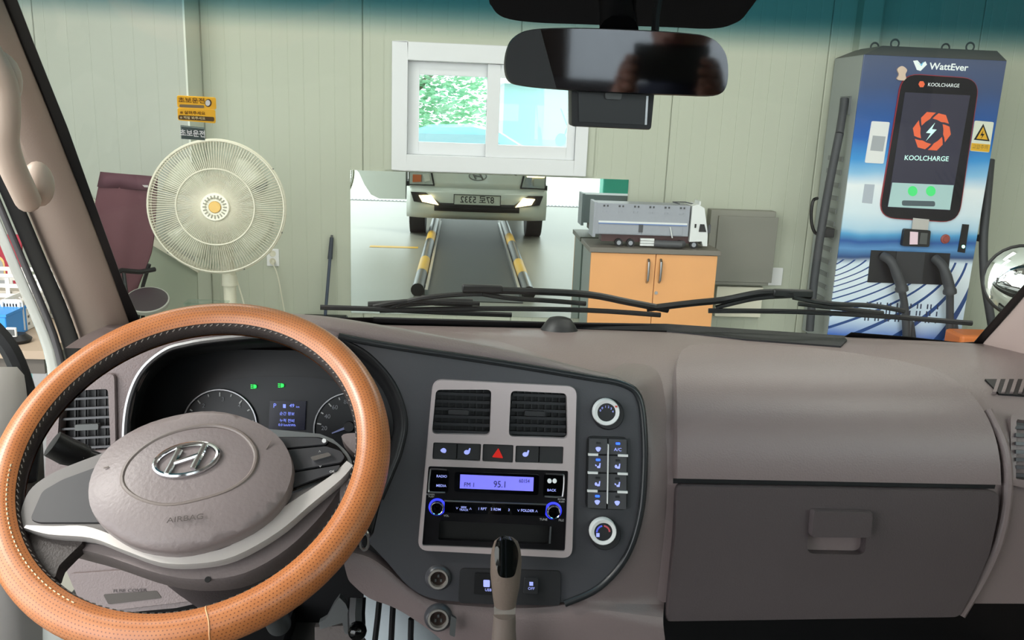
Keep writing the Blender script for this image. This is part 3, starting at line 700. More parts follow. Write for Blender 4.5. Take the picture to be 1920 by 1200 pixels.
patch('card_print', QP, q(1636, 254, 1660, 256, 1655, 284, 1631, 282), mat('card_grey', 'a8acb2', .6), n_, off=.0048, th=.001)
patch('small_card', QP, q(1621, 345, 1640, 346, 1635, 382, 1616, 380), mat('faint_card', 'b4bcc8', .5), cg, off=.0015, th=.001)
ws_ = patch('warning_sign', QP, rp(q(1827, 226, 1863, 229, 1854, 286, 1818, 283), 3), mat('sign_white', 'dfe2d4', .4), cg, off=.004, th=.004)
patch('sign_band', QP, q(1821, 268, 1856, 271, 1854, 285, 1819, 282), M_yellow, ws_, off=.0048, th=.001)
patch('sign_triangle', QP, [(1843, 232), (1855, 265), (1825, 262)], M_black, ws_, off=.0048, th=.001)
patch('sign_triangle_fill', QP, [(1842.5, 238), (1851, 262), (1830, 260)], M_yellow, ws_, off=.0056, th=.001)
patch('sign_bolt', QP, [(1843, 244), (1837, 254), (1841, 254), (1838, 261), (1845, 251), (1841, 251)], M_black, ws_, off=.0062, th=.001)
tpx('sign_text', '고압주의', QP, 1837, 276, 6, mat('sign_brown', '7a6a30', .5), ws_, rot=2.5, off=.005, xs=.95)
patch('paper_note', QP, q(1710, 408, 1740, 411, 1737, 434, 1707, 431), mat('note_grey', 'c0bcb8', .6), cg, off=.016, th=.003)
rd = patch('card_reader', QP, rp(q(1692, 428, 1741, 431, 1738, 462, 1687, 460), 4), M_black, cg, off=.03, th=.03)
patch('reader_screen', QP, q(1702, 433, 1717, 434, 1716, 457, 1701, 457), mat('reader_pink', 'd6bcc6', .3, emit='d6bcc6', es=.3), rd, off=.031, th=.002)
patch('reader_keys', QP, q(1722, 435, 1735, 436, 1733, 457, 1719, 456), M_dsteel, rd, off=.031, th=.002)
p, n0 = QP.hit(1772, 448); MB().lathe([(0, .012), (.018, .012), (.02, .008), (.03, .006), (.031, 0)], p, n0, caps=False).build('emergency_button', mat('dull_red', '9a4a44', .4), cg)
sl_ = patch('status_light_bar', QP, q(1804, 420, 1816, 421, 1808, 474, 1795, 472), M_black, cg, off=.008, th=.008)
patch('status_led', QP, ell(1805, 462, 3.2, 3.2), mat('led_mint', 'a8f0d8', .3, emit='a8f0d8', es=2), sl_, off=.009, th=.001)
# connector bay, with two plugs
bay = q(1633, 469, 1781, 475, 1775, 534, 1626, 529)
by = patch('connector_bay', QP, bay, mat('bay_black', '1c1c20', .35), cg, off=.006, th=.006)
patch('bay_divider', QP, q(1680, 471, 1733, 474, 1727, 532, 1675, 530), mat('bay_grey', '2f3034', .5), by, off=.012, th=.006)
M_cab = mat('grey_black_cable', '3e4044', .55)
for k, pts in enumerate(([(1655, 480), (1672, 492), (1688, 530), (1691, 545), (1697, 580), (1700, 640)], [(1752, 484), (1768, 500), (1779, 534), (1781, 550), (1781, 590), (1780, 650)])):
    Y_ = [YQ-.01, YQ-.07, YQ-.09, YQ-.09, YQ-.07, YQ-.05]
    P_ = [atY(x, y, yy) for (x, y), yy in zip(pts, Y_)]
    c_ = MB().tube(catmull(P_[:4], 4), [.03]*6+[.034]*4+[.042]*3, 12).build('charging_plug', M_cab, cg)
    MB().tube(catmull([P_[3], P_[4], P_[5], Vector((P_[5].x, YQ-.05, .25)), Vector((P_[5].x+.05, YQ-.03, .12))], 5), .024, 10).build('plug_cable', M_cab, c_)
vg = MB()
for i in range(22):
    for j in range(3):
        if i % 3 == 2: continue
        x_ = 1625+i*6.3-j*2; y_ = 566+j*13+i*.25
        patch_mb(QP, q(x_, y_, x_+2.5, y_, x_+1.5, y_+9, x_-1, y_+9), off=.0012, th=.001, mb=vg)
vg.build('vent_slots', mat('slot_navy', '27324e', .6), cg, smooth=0, kind='stuff')
# left side of the charger: holster, cable, louvres, pull handle
sx_ = qx0
hol = MB().bb(sx_-.012, sx_, YQ+.10, YQ+.24, atY(1590, 215, 5.5).z, atY(1590, 180, 5.5).z).build('side_holster', mat('holster_grey', '6c7072', .5), cg, smooth=0)
pts = [(1583, 185, 5.52), (1581, 205, 5.5), (1574, 250, 5.45), (1556, 340, 5.43), (1540, 430, 5.42), (1526, 530, 5.41), (1518, 620, 5.40)]
P_ = [atX(x, y, sx_-.05) for x, y, Y in pts]; P_ = [Vector((sx_-.045, min(v.y, 5.7), v.z)) if i < 2 else atY(x, y, Y) for i, (v, (x, y, Y)) in enumerate(zip(P_, pts))]
P_ = [atY(x, y, Y) for x, y, Y in pts]
MB().tube(catmull(P_[:3], 4), .026, 10).build('side_plug', M_cab, cg)
MB().tube(catmull(P_[2:], 5), .027, 10).build('side_cable', M_cab, cg)
lv = MB()
for i in range(12):
    z = .35+i*.085; MB.box(lv, (sx_-.003, YQ+.22, z), (.008, .22, .03))
lv.build('louvre_slots', mat('louvre_grey', '7c8080', .5), cg, smooth=0)
ph = [atY(1532, 372, 5.5), atY(1524, 378, 5.45), atY(1521, 410, 5.45), atY(1528, 436, 5.45), atY(1545, 440, 5.5)]
MB().tube(catmull(ph, 5), .011, 8).build('cable_hook', M_black, cg)
MB().box(atY(1548, 435, 5.47), (.08, .1, .06)).build('hook_bracket', M_black, cg, bev=.005)
pts = [(1857, 300, 5.6), (1850, 380, 5.5), (1844, 450, 5.45), (1846, 520, 5.42), (1855, 580, 5.4), (1868, 660, 5.4)]
MB().tube(catmull([atY(*p) for p in pts], 5), .027, 10).build('right_cable', M_cab, cg)
MB().box(atY(1836, 446, 5.5), (.06, .08, .04)).build('right_bracket', M_black, cg, bev=.005)
# small print on the wall plate right of the charger
pw = atY(1818, 600, YW)
ob = atY(1818, 626, 5.15)
MB().bb(ob.x-.08, ob.x+.22, 5.1, 5.3, 0, ob.z).build('wheel_stop', mat('orange_block', 'd8783c', .5), label='orange block on the floor right of the charger', cat='wheel stop', smooth=0, bev=.02)
# ------------------------------------------------------------------ bench with baskets beyond the open door
BY = 3.0
bz_ = atY(60, 655, BY).z
bn = thing('work_bench', (atY(20, 655, BY).x-.4, BY+.3, 0), 'brown topped bench beyond the open driver door', 'bench')
bx1 = atY(80, 650, BY).x
MB().bb(bx1-1.4, bx1, BY, BY+.6, bz_-.09, bz_-.03).build('apron', mat('dark_grey_edge', '5a544e', .6), bn, smooth=0)
MB().bb(bx1-1.4, bx1+.02, BY-.02, BY+.62, bz_-.03, bz_).build('top', mat('brown_bench_top', 'a99683', .5), bn, smooth=0)
for x in (bx1-1.35, bx1-.03): MB().bb(x-.025, x+.025, BY+.02, BY+.07, 0, bz_-.09).build('leg', M_steel, bn, smooth=0)
MB().bb(bx1-1.4, bx1+.3, BY+.63, BY+.66, .1, bz_-.1).build('crate_panel', mat('turquoise_panel', '8fd0d0', .5), label='turquoise board under the bench', cat='board', smooth=0)
def basket(x0, x1, y0, y1, z0, z1, lb):
    t = thing('basket', ((x0+x1)/2, (y0+y1)/2, z0), lb, 'basket', 'white plastic baskets')
    M_b = mat('white_basket', 'e2e0dc', .5)
    mb = MB(); mb.bb(x0, x1, y0, y1, z0, z0+.006)
    nx, nz = 6, 4; h = (z1-z0)
    for k in range(nx+1):
        x = x0+(x1-x0)*k/nx; w_ = .008
        mb.bb(x-w_, x+w_, y0, y0+.004, z0, z1).bb(x-w_, x+w_, y1-.004, y1, z0, z1)
    for k in range(nx+1):
        y = y0+(y1-y0)*k/nx; mb.bb(x0, x0+.004, y-.008, y+.008, z0, z1).bb(x1-.004, x1, y-.008, y+.008, z0, z1)
    for k in range(nz+1):
        z = z0+h*k/nz; mb.bb(x0, x1, y0-.001, y0+.005, z-.008, z+.008).bb(x0, x1, y1-.005, y1+.001, z-.008, z+.008).bb(x0-.001, x0+.005, y0, y1, z-.008, z+.008).bb(x1-.005, x1+.001, y0, y1, z-.008, z+.008)
    mb.build('lattice', M_b, t, smooth=0)
    ring(x0-.006, x1+.006, 0, .001, .01, .01, .0, .0, y0, y1).build('rim', M_b, t, smooth=0) if False else MB().tube([(x0, y0, z1), (x1, y0, z1), (x1, y1, z1), (x0, y1, z1)], .007, 6, True).build('rim', M_b, t, smooth=0)
    MB().bb(x0+.01, x1-.01, y0+.01, y1-.01, z0+.006, z0+h*.6).build('contents', mat('beige_parts', 'b8b0a4', .7), t, smooth=0)
b0 = atY(19, 626, BY+.25); b1 = atY(52, 626, BY+.25)
basket(b0.x, b1.x, BY+.22, BY+.42, bz_+.01, bz_+.12, 'white perforated basket on the bench next to the blue box')
basket(b0.x-.22, b0.x-.01+.16, BY+.45, BY+.6, bz_+.01, bz_+.17, 'taller white basket behind the blue box on the bench')
q0 = atY(-40, 620, BY+.1); q1 = atY(13, 620, BY+.1)
bb_ = thing('blue_box', ((q0.x+q1.x)/2, BY+.17, bz_), 'bright blue plastic box on the bench', 'box')
MB().bb(q0.x, q1.x, BY+.1, BY+.25, bz_+.001, bz_+.09).build('tray', mat('bright_blue', '2f8fe0', .4), bb_, smooth=0, bev=.004)
MB().bb(q0.x-.004, q1.x+.004, BY+.096, BY+.254, bz_+.09, bz_+.1).build('rim', MATS['bright_blue'], bb_, smooth=0)
wt_ = thing('wrist_watch', (atY(26, 636, BY+.07).x, BY+.08, bz_), 'black watch with a white framed dial on the bench', 'watch')
wp = atY(25, 626, BY+.07)
MB().lathe([(0, 0), (.045, 0), (.05, .012), (.03, .03), (0, .03)], (wp.x, BY+.09, bz_+.001), (0, 0, 1), caps=False).build('strap', M_black, wt_)
MB().box((wp.x, BY+.06, bz_+.045), (.035, .01, .035)).build('dial_frame', M_white, wt_, bev=.003)
MB().box((wp.x, BY+.055, bz_+.045), (.024, .006, .022)).build('dial', M_dsteel, wt_)
bp = thing('red_banner', (atY(0, 540, BY+.9).x, BY+.9, .6), 'red banner with a grey yellow-edged shape behind the bench', 'banner')
BP = YPlane(BY+.9)
patch('sheet', BP, [(-160, 440), (40, 440), (42, 578), (-160, 578)], mat('banner_red', 'a02c3c', .7), bp, th=.01)
patch('shape', BP, cr([(-30, 480), (2, 488), (8, 515), (14, 530), (10, 545), (-10, 545), (-40, 548)]), mat('banner_grey', '9a9a9a', .7), bp, off=.003, th=.003)
patch('shape_edge', BP, cr([(-34, 474), (4, 484), (11, 513), (18, 531), (12, 549), (-10, 549), (-44, 552)]), mat('banner_yellow', 'd8b878', .7), bp, off=.0015, th=.0015)
# ------------------------------------------------------------------ the truck's outside, seen in the wall mirror
tc_ = thing('truck_cab', (XC, .6, 0), 'white truck cab around the camera, its front reflected in the wall mirror', 'truck')
def fY(x, z): return 1.60-.13*(x-XC)**2-.12*max(0, z-.6)-.3*max(0, abs(x-XC)-.72)
def shell(x0, x1, z0, z1, off=0, nx=16, nz=6):
    return [[Vector((x0+(x1-x0)*i/nx, fY(x0+(x1-x0)*i/nx, z)+off, z)) for i in range(nx+1)] for z in [z0+(z1-z0)*j/nz for j in range(nz+1)]]
MB().loft(shell(XC-.80, XC+.80, .60, 1.09)).build('front_panel', M_paint, tc_, solid=.02)
rows = shell(XC-.83, XC+.83, .25, .61, .05, 24, 6)
for j, r in enumerate(rows):
    k = (0, .035, .05, .05, .05, .04, .01)[j]
    for v in r: v.y += k-.05-.06*max(0, abs(v.x-XC)-.6)**1
MB().loft(rows).build('bumper', M_paint, tc_, solid=.03)
MB().loft(shell(XC-.50, XC+.50, .345, .44, .058, 16, 2)).build('grille', M_rubber, tc_, solid=.012)
for i in range(3): MB().loft(shell(XC-.48, XC+.48, .36+.025*i, .364+.025*i, .064, 16, 1)).build('grille_slat', M_black, tc_, solid=.006)
M_fog = mat('fog_lamp_lit', 'fff0d8', .3, emit='ffdca8', es=9)
M_lens = mat('headlamp_lens', 'c8ccca', .12, .6)
def fpoly(pts, off, m, nm, par, th=.008):
    return MB().ext([(x, fY(x, z)+off, z) for x, z in pts], (0, th, 0)).build(nm, m, par, smooth=0)
for s in (-1, 1):
    X = lambda d: XC+s*d
    fl_ = fpoly([(X(.38), .40), (X(.74), .44), (X(.78), .55), (X(.60), .55)], .045, M_rubber, 'fog_lamp_housing', tc_, .02)
    fpoly([(X(.45), .415), (X(.64), .445), (X(.68), .515), (X(.54), .525)], .066, M_fog, 'fog_lamp', fl_)
    fpoly([(X(.50), .63), (X(.81), .62), (X(.815), .93), (X(.56), .93)], .004, M_rubber, 'headlamp_surround', tc_, .02)
    hl = fpoly([(X(.52), .645), (X(.795), .635), (X(.80), .90), (X(.58), .90)], .012, M_lens, 'headlamp', tc_, .02)
    fpoly([(X(.55), .69), (X(.62), .67), (X(.64), .76), (X(.57), .77)], .033, M_chrome, 'reflector', hl)
    fpoly([(X(.66), .67), (X(.76), .66), (X(.76), .75), (X(.66), .75)], .033, M_orange if s < 0 else M_lens, 'turn_signal', hl)
    if s > 0: fpoly([(X(.58), .765), (X(.79), .765), (X(.79), .80), (X(.59), .80)], .034, M_fog, 'day_light', hl)
    wh = MB().cyl((X(.62), 1.0, .31), (X(.81), 1.0, .31), .31, n=28).build('tyre', M_rubber, tc_)
    MB().cyl((X(.80), 1.0, .31), (X(.815), 1.0, .31), .19, n=20).build('rim', M_steel, wh)
    MB().bb(X(.45), X(.84), .60, 1.42, .60, .66).build('wheel_arch', M_black, tc_, smooth=0)
pl_ = MB().bb(XC-.27, XC+.27, 1.665, 1.675, .43, .545).build('number_plate', mat('plate_white', 'dde0d8', .4), tc_, smooth=0)
ring(XC-.275, XC+.275, .425, .55, .008, .008, .008, .008, 1.672, 1.68).build('plate_frame', M_black, pl_, smooth=0)
text('plate_text', '87로 5332', Vector((XC, 1.676, .487)), Vector((-1, 0, 0)), Vector((0, 0, 1)), Vector((0, 1, 0)), .105, M_black, pl_, bold=.012, xs=.9)
# oval H badge
def hbadge(O, u, v, n, a, b, m, parent, th=.006, wr=.14):
    rr = []
    for k in range(40):
        t = 2*math.pi*k/40; rr.append(O+u*(a*math.cos(t))+v*(b*math.sin(t))+n*th*.5)
    e_ = MB().tube(rr, b*wr, 8, True).build('badge', m, parent)
    w_ = a*.17
    def st_(p, q_, r_=.16):
        MB().tube([O+u*x*a+v*y*b+n*th*.6 for x, y in (p, q_)], b*r_, 8).build('badge_bar', m, e_)
    st_((-.62, -.72), (-.2, .72), .2); st_((.2, -.72), (.62, .72), .2); st_((-.42, -.12), (.42, .12), .17)
    return e_
hbadge(Vector((XC, fY(XC, .76)+.012, .76)), Vector((-1, 0, 0)), Vector((0, .1, 1)).normalized(), Vector((0, 1, 0)), .10, .05, M_steel, tc_)
MB().loft(shell(XC-.80, XC+.80, 1.09, 1.125, -.02, 16, 1)).build('cowl_panel', M_black, tc_, solid=.02)
# cab shell: roof, back wall, sides, floor, firewall
L, Rr = XC-.82, XC+.82
MB().bb(L+.05, Rr-.05, -.62, .72, 1.93, 1.97).build('roof', M_paint, tc_, smooth=0, bev=.01)
MB().loft([[(L+.05, .72, 1.95), (Rr-.05, .72, 1.95)], [(L+.06, .90, 1.86), (Rr-.06, .90, 1.86)], [(L+.06, .93, 1.80), (Rr-.06, .93, 1.80)]]).build('roof_header', M_paint, tc_, solid=.03)
M_lin = mat('grey_headliner', 'b4aca8', .9, bump=(500, .1))
MB().bb(L+.06, Rr-.06, -.6, .80, 1.885, 1.90).build('headliner', M_lin, tc_, smooth=0)
M_trim = mat('brown_grey_trim', '86796f', .6, bump=(600, .15))
bw = ring(L+.03, Rr-.03, .62, 1.93, .2, .2, .12, .50, -.64, -.60).build('back_wall', M_trim, tc_, smooth=0)
MB().bb(L+.22, Rr-.22, -.625, -.615, 1.11, 1.82).build('rear_pane', clear('tinted_pane', (.8, .84, .84), .05), tc_, smooth=0)
MB().bb(L+.02, Rr-.02, -.6, 1.40, .58, .62).build('floor_pan', mat('floor_rubber', '4b4a48', .8), tc_, smooth=0)
MB().bb(L+.08, Rr-.08, 1.34, 1.37, .60, 1.10).build('firewall', M_black, tc_, smooth=0)
# right side
MB().bb(Rr-.05, Rr, -.6, 1.20, .45, 1.12).build('right_door', M_paint, tc_, smooth=0)
MB().bb(Rr-.075, Rr-.05, -.6, 1.18, .62, 1.13).build('right_door_trim', M_trim, tc_, smooth=0, bev=.01)
MB().bb(Rr-.06, Rr-.01, -.62, -.42, 1.12, 1.93).build('right_rear_pillar', M_trim, tc_, smooth=0)
MB().bb(Rr-.06, Rr-.02, -.42, .75, 1.86, 1.93).build('right_roof_rail', M_trim, tc_, smooth=0)
MB().bb(Rr-.04, Rr-.03, -.42, 1.1, 1.12, 1.86).build('right_side_pane', clear('side_pane', (.85, .9, .88), .04), tc_, smooth=0)
MB().bb(L+.01, L+.06, -.62, -.42, .45, 1.93).build('left_rear_pillar', M_trim, tc_, smooth=0)
MB().bb(L+.02, L+.06, -.42, .75, 1.86, 1.93).build('left_roof_rail', M_trim, tc_, smooth=0)
MB().bb(L+.02, Rr-.02, -3.3, -.75, .72, .80).bb(L, L+.04, -3.3, -.75, .8, 1.08).bb(Rr-.04, Rr, -3.3, -.75, .8, 1.08).bb(L, Rr, -3.34, -3.3, .72, 1.08).build('cargo_bed', M_paint, tc_, smooth=0)
for s in (-1, 1): MB().cyl((XC+s*.5, -1.5, .3), (XC+s*.75, -1.5, .3), .3, n=24).build('rear_tyre', M_rubber, tc_)
# seats
M_seat = mat('dark_seat_cloth', '4a4644', .9, bump=(400, .2))
for x0, x1, lb in ((L+.10, L+.66, 'grey cloth driver seat behind the steering wheel'), (L+.70, L+1.56, 'grey cloth double passenger seat facing the glovebox')):
    t = thing('seat', (0, 0, 0)); t.parent = tc_; t['label'] = lb
    MB().bb(x0, x1, -.45, .12, .72, .90).build('cushion', M_seat, t, bev=.04)
    MB().box(((x0+x1)/2, -.50, 1.10), (x1-x0, .10, .56)).build('backrest', M_seat, t, bev=.04)
    MB().bb(x0+.05, x1-.05, -.40, .08, .62, .72).build('base', M_black, t, smooth=0)
# open driver door, hinged at the front pillar
HX, HY = L-.02, 1.14
ang = math.radians(62); dv = Vector((-math.sin(ang), -math.cos(ang), 0)); dn = Vector((-dv.y, dv.x, 0))*-1
dr = thing('driver_door', (HX, HY, .5), 'open white driver door of the truck at the left edge', 'door')
def dp(u_, z, o=0): return Vector((HX, HY, 0))+dv*u_+Vector((0, 0, z))+Vector((dv.y, -dv.x, 0))*o
outl = [(0, 1.08), (0, .42), (.38, .40), (.50, .44), (.60, .56), (.68, .70), (.82, .80), (1.05, .82), (1.05, 1.10)]
MB().ext([dp(u_, z) for u_, z in outl], dp(0, 0, .05)-dp(0, 0, 0)).build('door_skin', M_paint, dr, smooth=0)
MB().tube([dp(0, 1.08, .02), dp(.03, 1.14, .02), dp(.36, 1.82, .02), dp(1.02, 1.84, .02), dp(1.05, 1.10, .02)], .018, 8).build('window_frame', M_paint, dr)
MB().ext([dp(u_, z, .02) for u_, z in ((.03, 1.09), (.36, 1.81), (1.01, 1.82), (1.04, 1.1))], dp(0, 0, .004)-dp(0, 0, 0)).build('pane', MATS.get('x') or clear('door_pane', (.88, .93, .92), .04), dr, smooth=0)
MB().box(dp(.12, 1.25, .10), (.09, .12, .26)).build('mirror_head', M_black, dr, bev=.02)
MB().ext([dp(u_, z, -.035) for u_, z in ((.02, 1.06), (.02, .46), (.30, .46), (.5, .6), (.7, .88), (.93, .9), (.93, 1.06))], dp(0, 0, .035)-dp(0, 0, 0)).build('inner_trim', M_trim, dr, smooth=0)
# ------------------------------------------------------------------ windshield
def wsY(x, z): return 1.46-.85*(z-1.145)-.15*(x-XC)**2
WS = Impl(lambda P: P.y-wsY(P.x, P.z))
def glass_band():
    m = bpy.data.materials.new('windshield_glass'); m.use_nodes = True; nt = m.node_tree; nt.nodes.clear()
    o = nt.nodes.new('ShaderNodeOutputMaterial'); t = nt.nodes.new('ShaderNodeBsdfTransparent'); g = nt.nodes.new('ShaderNodeBsdfGlossy'); g.inputs['Roughness'].default_value = .02
    tc = nt.nodes.new('ShaderNodeTexCoord'); sx = nt.nodes.new('ShaderNodeSeparateXYZ'); mr = nt.nodes.new('ShaderNodeMapRange')
    nt.links.new(tc.outputs['Object'], sx.inputs[0]); nt.links.new(sx.outputs[2], mr.inputs[0])
    mr.inputs[1].default_value = 1.578; mr.inputs[2].default_value = 1.625; mr.interpolation_type = 'SMOOTHSTEP'
    mx = nt.nodes.new('ShaderNodeMix'); mx.data_type = 'RGBA'; mx.inputs[6].default_value = (.965, .985, .975, 1); mx.inputs[7].default_value = (.20, .42, .50, 1)
    nt.links.new(mr.outputs[0], mx.inputs[0]); nt.links.new(mx.outputs[2], t.inputs[0])
    ms = nt.nodes.new('ShaderNodeMixShader'); ms.inputs[0].default_value = .025
    nt.links.new(t.outputs[0], ms.inputs[1]); nt.links.new(g.outputs[0], ms.inputs[2]); nt.links.new(ms.outputs[0], o.inputs[0]); return m
wsd = thing('windshield', (0, 0, 0), 'clear curved windshield with a blue-green shade band along its top', 'windshield')
xs = [XC-.80+1.60*i/24 for i in range(25)]; zs = [1.08+.74*j/12 for j in range(13)]
MB().loft([[Vector((x, wsY(x, z)+k, z)) for x in xs] for k, zz in ((0, zs), (.005, zs[::-1])) for z in zz], cv=True).build('glass', glass_band(), wsd)
M_frit = mat('black_frit', '0b0b0d', .35)
patch('lower_frit', WS, [(215, 560), (236, 588), (262, 596), (700, 594), (900, 600), (1100, 605), (1250, 607), (1400, 617), (1560, 631), (1582, 631), (1596, 622), (1700, 630), (1800, 641), (1826, 640), (1850, 612), (1920, 532), (2010, 440), (2030, 470), (1940, 580), (1860, 680), (1600, 700), (900, 690), (200, 690)], M_frit, wsd, off=.002, th=.001, grid=60)
patch('left_frit', WS, [(-40, -30), (22, -30), (64, 80), (128, 240), (192, 420), (232, 530), (262, 597), (215, 640), (150, 480), (40, 150)], M_frit, wsd, off=.002, th=.001, grid=60)
patch('sensor_frit', WS, cr([(912, -30), (922, 10), (945, 31), (1000, 40), (1100, 44), (1250, 49), (1330, 52), (1372, 44), (1402, 20), (1440, -60), (1460, -300), (1160, -330), (870, -300)], 4), M_frit, wsd, off=.002, th=.001, grid=40)
# novice-driver stickers on the glass
SO = .0035
M_sy = thin('sticker_amber', 'f4d060'); M_sbr = mat('sticker_brown', '6a4a24', .5)
s1_ = thing('novice_sticker', WS.hit(368, 200)[0], 'yellow novice driver sticker with brown lettering on the windshield', 'sticker')
pu = patch('upper_plate', WS, rp([(332, 176), (405, 180), (406, 202), (333, 198)], 4), M_sy, s1_, off=SO, th=.001)
pl2 = patch('lower_plate', WS, rp([(333, 199), (404, 203), (405, 228), (334, 222)], 4), M_sy, s1_, off=SO, th=.001)
tpx('sticker_text', '초보운전', WS, 360, 185, 10, M_sbr, pu, rot=2.5, off=SO+.0004, bold=.012, xs=.96)
patch('sticker_bar', WS, rp([(337, 192), (383, 194), (383, 199), (337, 197)], 2), mat('sticker_grey', '8a7a60', .5), pu, off=SO+.0004, th=.0004)
patch('round_mark', WS, ell(390, 189, 4.5, 5.5), M_white, pu, off=SO+.0006, th=.0004)
patch('round_mark_edge', WS, ell(391, 189.5, 6.3, 7.3), mat('mark_brown', '5a4630', .5), pu, off=SO+.0004, th=.0004)
tpx('sticker_text', '# 살려주세요', WS, 362, 208, 6.5, M_sbr, pl2, rot=3, off=SO+.0004, bold=.012, xs=.92)
patch('sticker_bar', WS, rp([(335, 212), (402, 216), (402, 224), (335, 220)], 3), mat('bar_brown', '5e4a30', .5), pl2, off=SO+.0004, th=.0004)
tpx('sticker_text', '# 제발 봐주세요', WS, 362, 217, 5.5, mat('sticker_cream', 'e8d8a8', .5), pl2, rot=3, off=SO+.0008, bold=.006, xs=.9)
s2_ = thing('novice_sticker', WS.hit(362, 246)[0], 'small black and white novice driver sticker below the yellow one', 'sticker')
pb_ = patch('plate', WS, [(339, 232), (384, 237), (385, 260), (340, 257)], mat('sticker_slate', '4c5a58', .5), s2_, off=SO, th=.001)
patch('white_edge', WS, inset([(339, 232), (384, 237), (385, 260), (340, 257)], 1), mat('edge_pale', 'b8c4bc', .5), pb_, off=SO+.0003, th=.0003)
patch('dark_field', WS, inset([(339, 232), (384, 237), (385, 260), (340, 257)], 2), MATS['sticker_slate'], pb_, off=SO+.0005, th=.0003)
tpx('sticker_text', '초보운전', WS, 362, 246.5, 13, M_white, pb_, rot=4, off=SO+.0008, bold=.02, xs=.70)
# ------------------------------------------------------------------ wipers outside the glass
def wiper(lb, arm, blade, joint, clips):
    t = thing('windshield_wiper', WS.hit(*joint)[0], lb, 'wiper', 'windshield wipers')
    MB().tube(pxline(WS, blade, -.018), .0045, 6).build('rubber_blade', M_rubber, t)
    MB().tube(pxline(WS, arm, -.03), .0062, 8).build('arm', M_black, t)
    p, n = WS.hit(*joint); MB().box(p-n*.03, (.07, .012, .014)).build('joint', M_black, t, bev=.003)
    for c in clips:
        MB().tube(pxline(WS, c, -.024), .0042, 6).build('yoke', M_black, t)
    return t
wiper('black wiper resting across the middle of the windshield base', [(1255, 606), (1180, 592), (1105, 578), (1000, 572), (905, 570)], [(712, 598), (900, 594), (1100, 597), (1240, 606)], (905, 567), [[(735, 595), (790, 580), (860, 573), (905, 572)], [(905, 572), (960, 580), (1040, 585), (1100, 590)], [(745, 594), (830, 588), (900, 590)]])
wiper('black wiper resting in front of the charger on the right', [(1215, 604), (1300, 594), (1360, 588), (1430, 575), (1490, 575)], [(1330, 598), (1500, 600), (1680, 610), (1826, 622)], (1490, 576), [[(1345, 597), (1420, 580), (1490, 575)], [(1490, 578), (1560, 590), (1640, 594), (1700, 604)], [(1500, 590), (1590, 600), (1660, 608)]])
wiper('black wiper low at the left foot of the windshield', [(690, 598), (740, 595), (800, 592), (860, 594)], [(600, 592), (700, 595), (800, 600), (960, 606)], (850, 592), [[(700, 596), (760, 586), (840, 588)]])
# ------------------------------------------------------------------ cabin plastics
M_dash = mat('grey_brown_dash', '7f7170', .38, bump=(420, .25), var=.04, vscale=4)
M_dash2 = mat('shade_darkened_dash', '4d4445', .5, bump=(420, .25), var=.05, vscale=4)  # same dash plastic, darkened to stand in for shade on the glovebox
M_panel = mat('charcoal_panel', '4b4b4f', .3, bump=(700, .06))
M_pill = mat('beige_pillar', 'a8958a', .6, bump=(500, .1))
M_silver = mat('champagne_silver', 'cfc1c1', .36, .35)
M_knob = mat('dark_knob', '29292b', .5)
M_ltxt = mat('blue_lit_legend', 'a8b0f0', .4, emit='9aa4f4', es=.7)
M_wtxt = mat('white_legend', 'd0d0d0', .5)
PC = Plane((0, 1.030, 1.052), (0, -math.cos(math.radians(12)), math.sin(math.radians(12))))
D = Prof([(1.47, 1.128), (1.40, 1.14), (1.27, 1.15), (1.17, 1.145), (1.10, 1.128), (1.062, 1.095), (1.048, 1.06), (1.042, 1.02), (1.036, .97), (1.026, .90), (1.014, .84), (1.012, .78)], 5)
da = thing('dashboard', (XC, 1.1, .62), 'grey-brown moulded truck dashboard below the windshield', 'dashboard')
def dash_rows(x0, x1, n, pts):
    return [[Vector((x, min(y, wsY(x, z)-.002), z)) for x in [x0+(x1-x0)*i/n for i in range(n+1)]] for y, z in pts]
XS = PC.hit(960, 900)[0].x
MB().loft(dash_rows(XS, Rr-.077, 30, [p for p in D.pts if p[1] > .862])).loft(dash_rows(L+.08, XS, 30, [p for p in D.pts if p[0] > 1.20])).build('body', M_dash, da, smooth=60)
# hood over the instruments
S_ = [(240, 735), (265, 688), (308, 652), (400, 630), (500, 622), (600, 624), (700, 641), (800, 657), (900, 672), (1000, 688), (1100, 705), (1165, 717), (1200, 742)]
K_ = [(190, 700), (225, 640), (300, 606), (400, 590), (500, 583), (600, 588), (700, 603), (800, 621), (900, 640), (1000, 663), (1100, 690), (1165, 707), (1206, 731)]
S2, K2 = cro(S_, 4), cro(K_, 4); rows = [[], [], [], [], [], [], []]
for a_, b_ in zip(S2, K2):
    A_ = PC.hit(*a_)[0]; y0 = A_.y
    t_ = max(0, min(1, (a_[0]-240)/960)); dep = .085-.05*t_
    rows[0].append(A_+Vector((0, .03, -.012)))
    rows[1].append(A_)
    m1 = (a_[0]*.55+b_[0]*.45, a_[1]*.55+b_[1]*.45); m2 = (a_[0]*.18+b_[0]*.82, a_[1]*.18+b_[1]*.82)
    rows[2].append(atY(*m1, y0+.012)); rows[3].append(atY(*m2, y0+dep*.45))
    Kp = atY(*b_, y0+dep); rows[4].append(Kp)
    rows[5].append(Vector((Kp.x, Kp.y+.09, max(1.13, Kp.z-.035)))); rows[6].append(Vector((Kp.x, min(1.40, wsY(Kp.x, 1.14)-.01), 1.138)))
MB().loft(rows).build('instrument_hood', M_dash, da, sub=1)
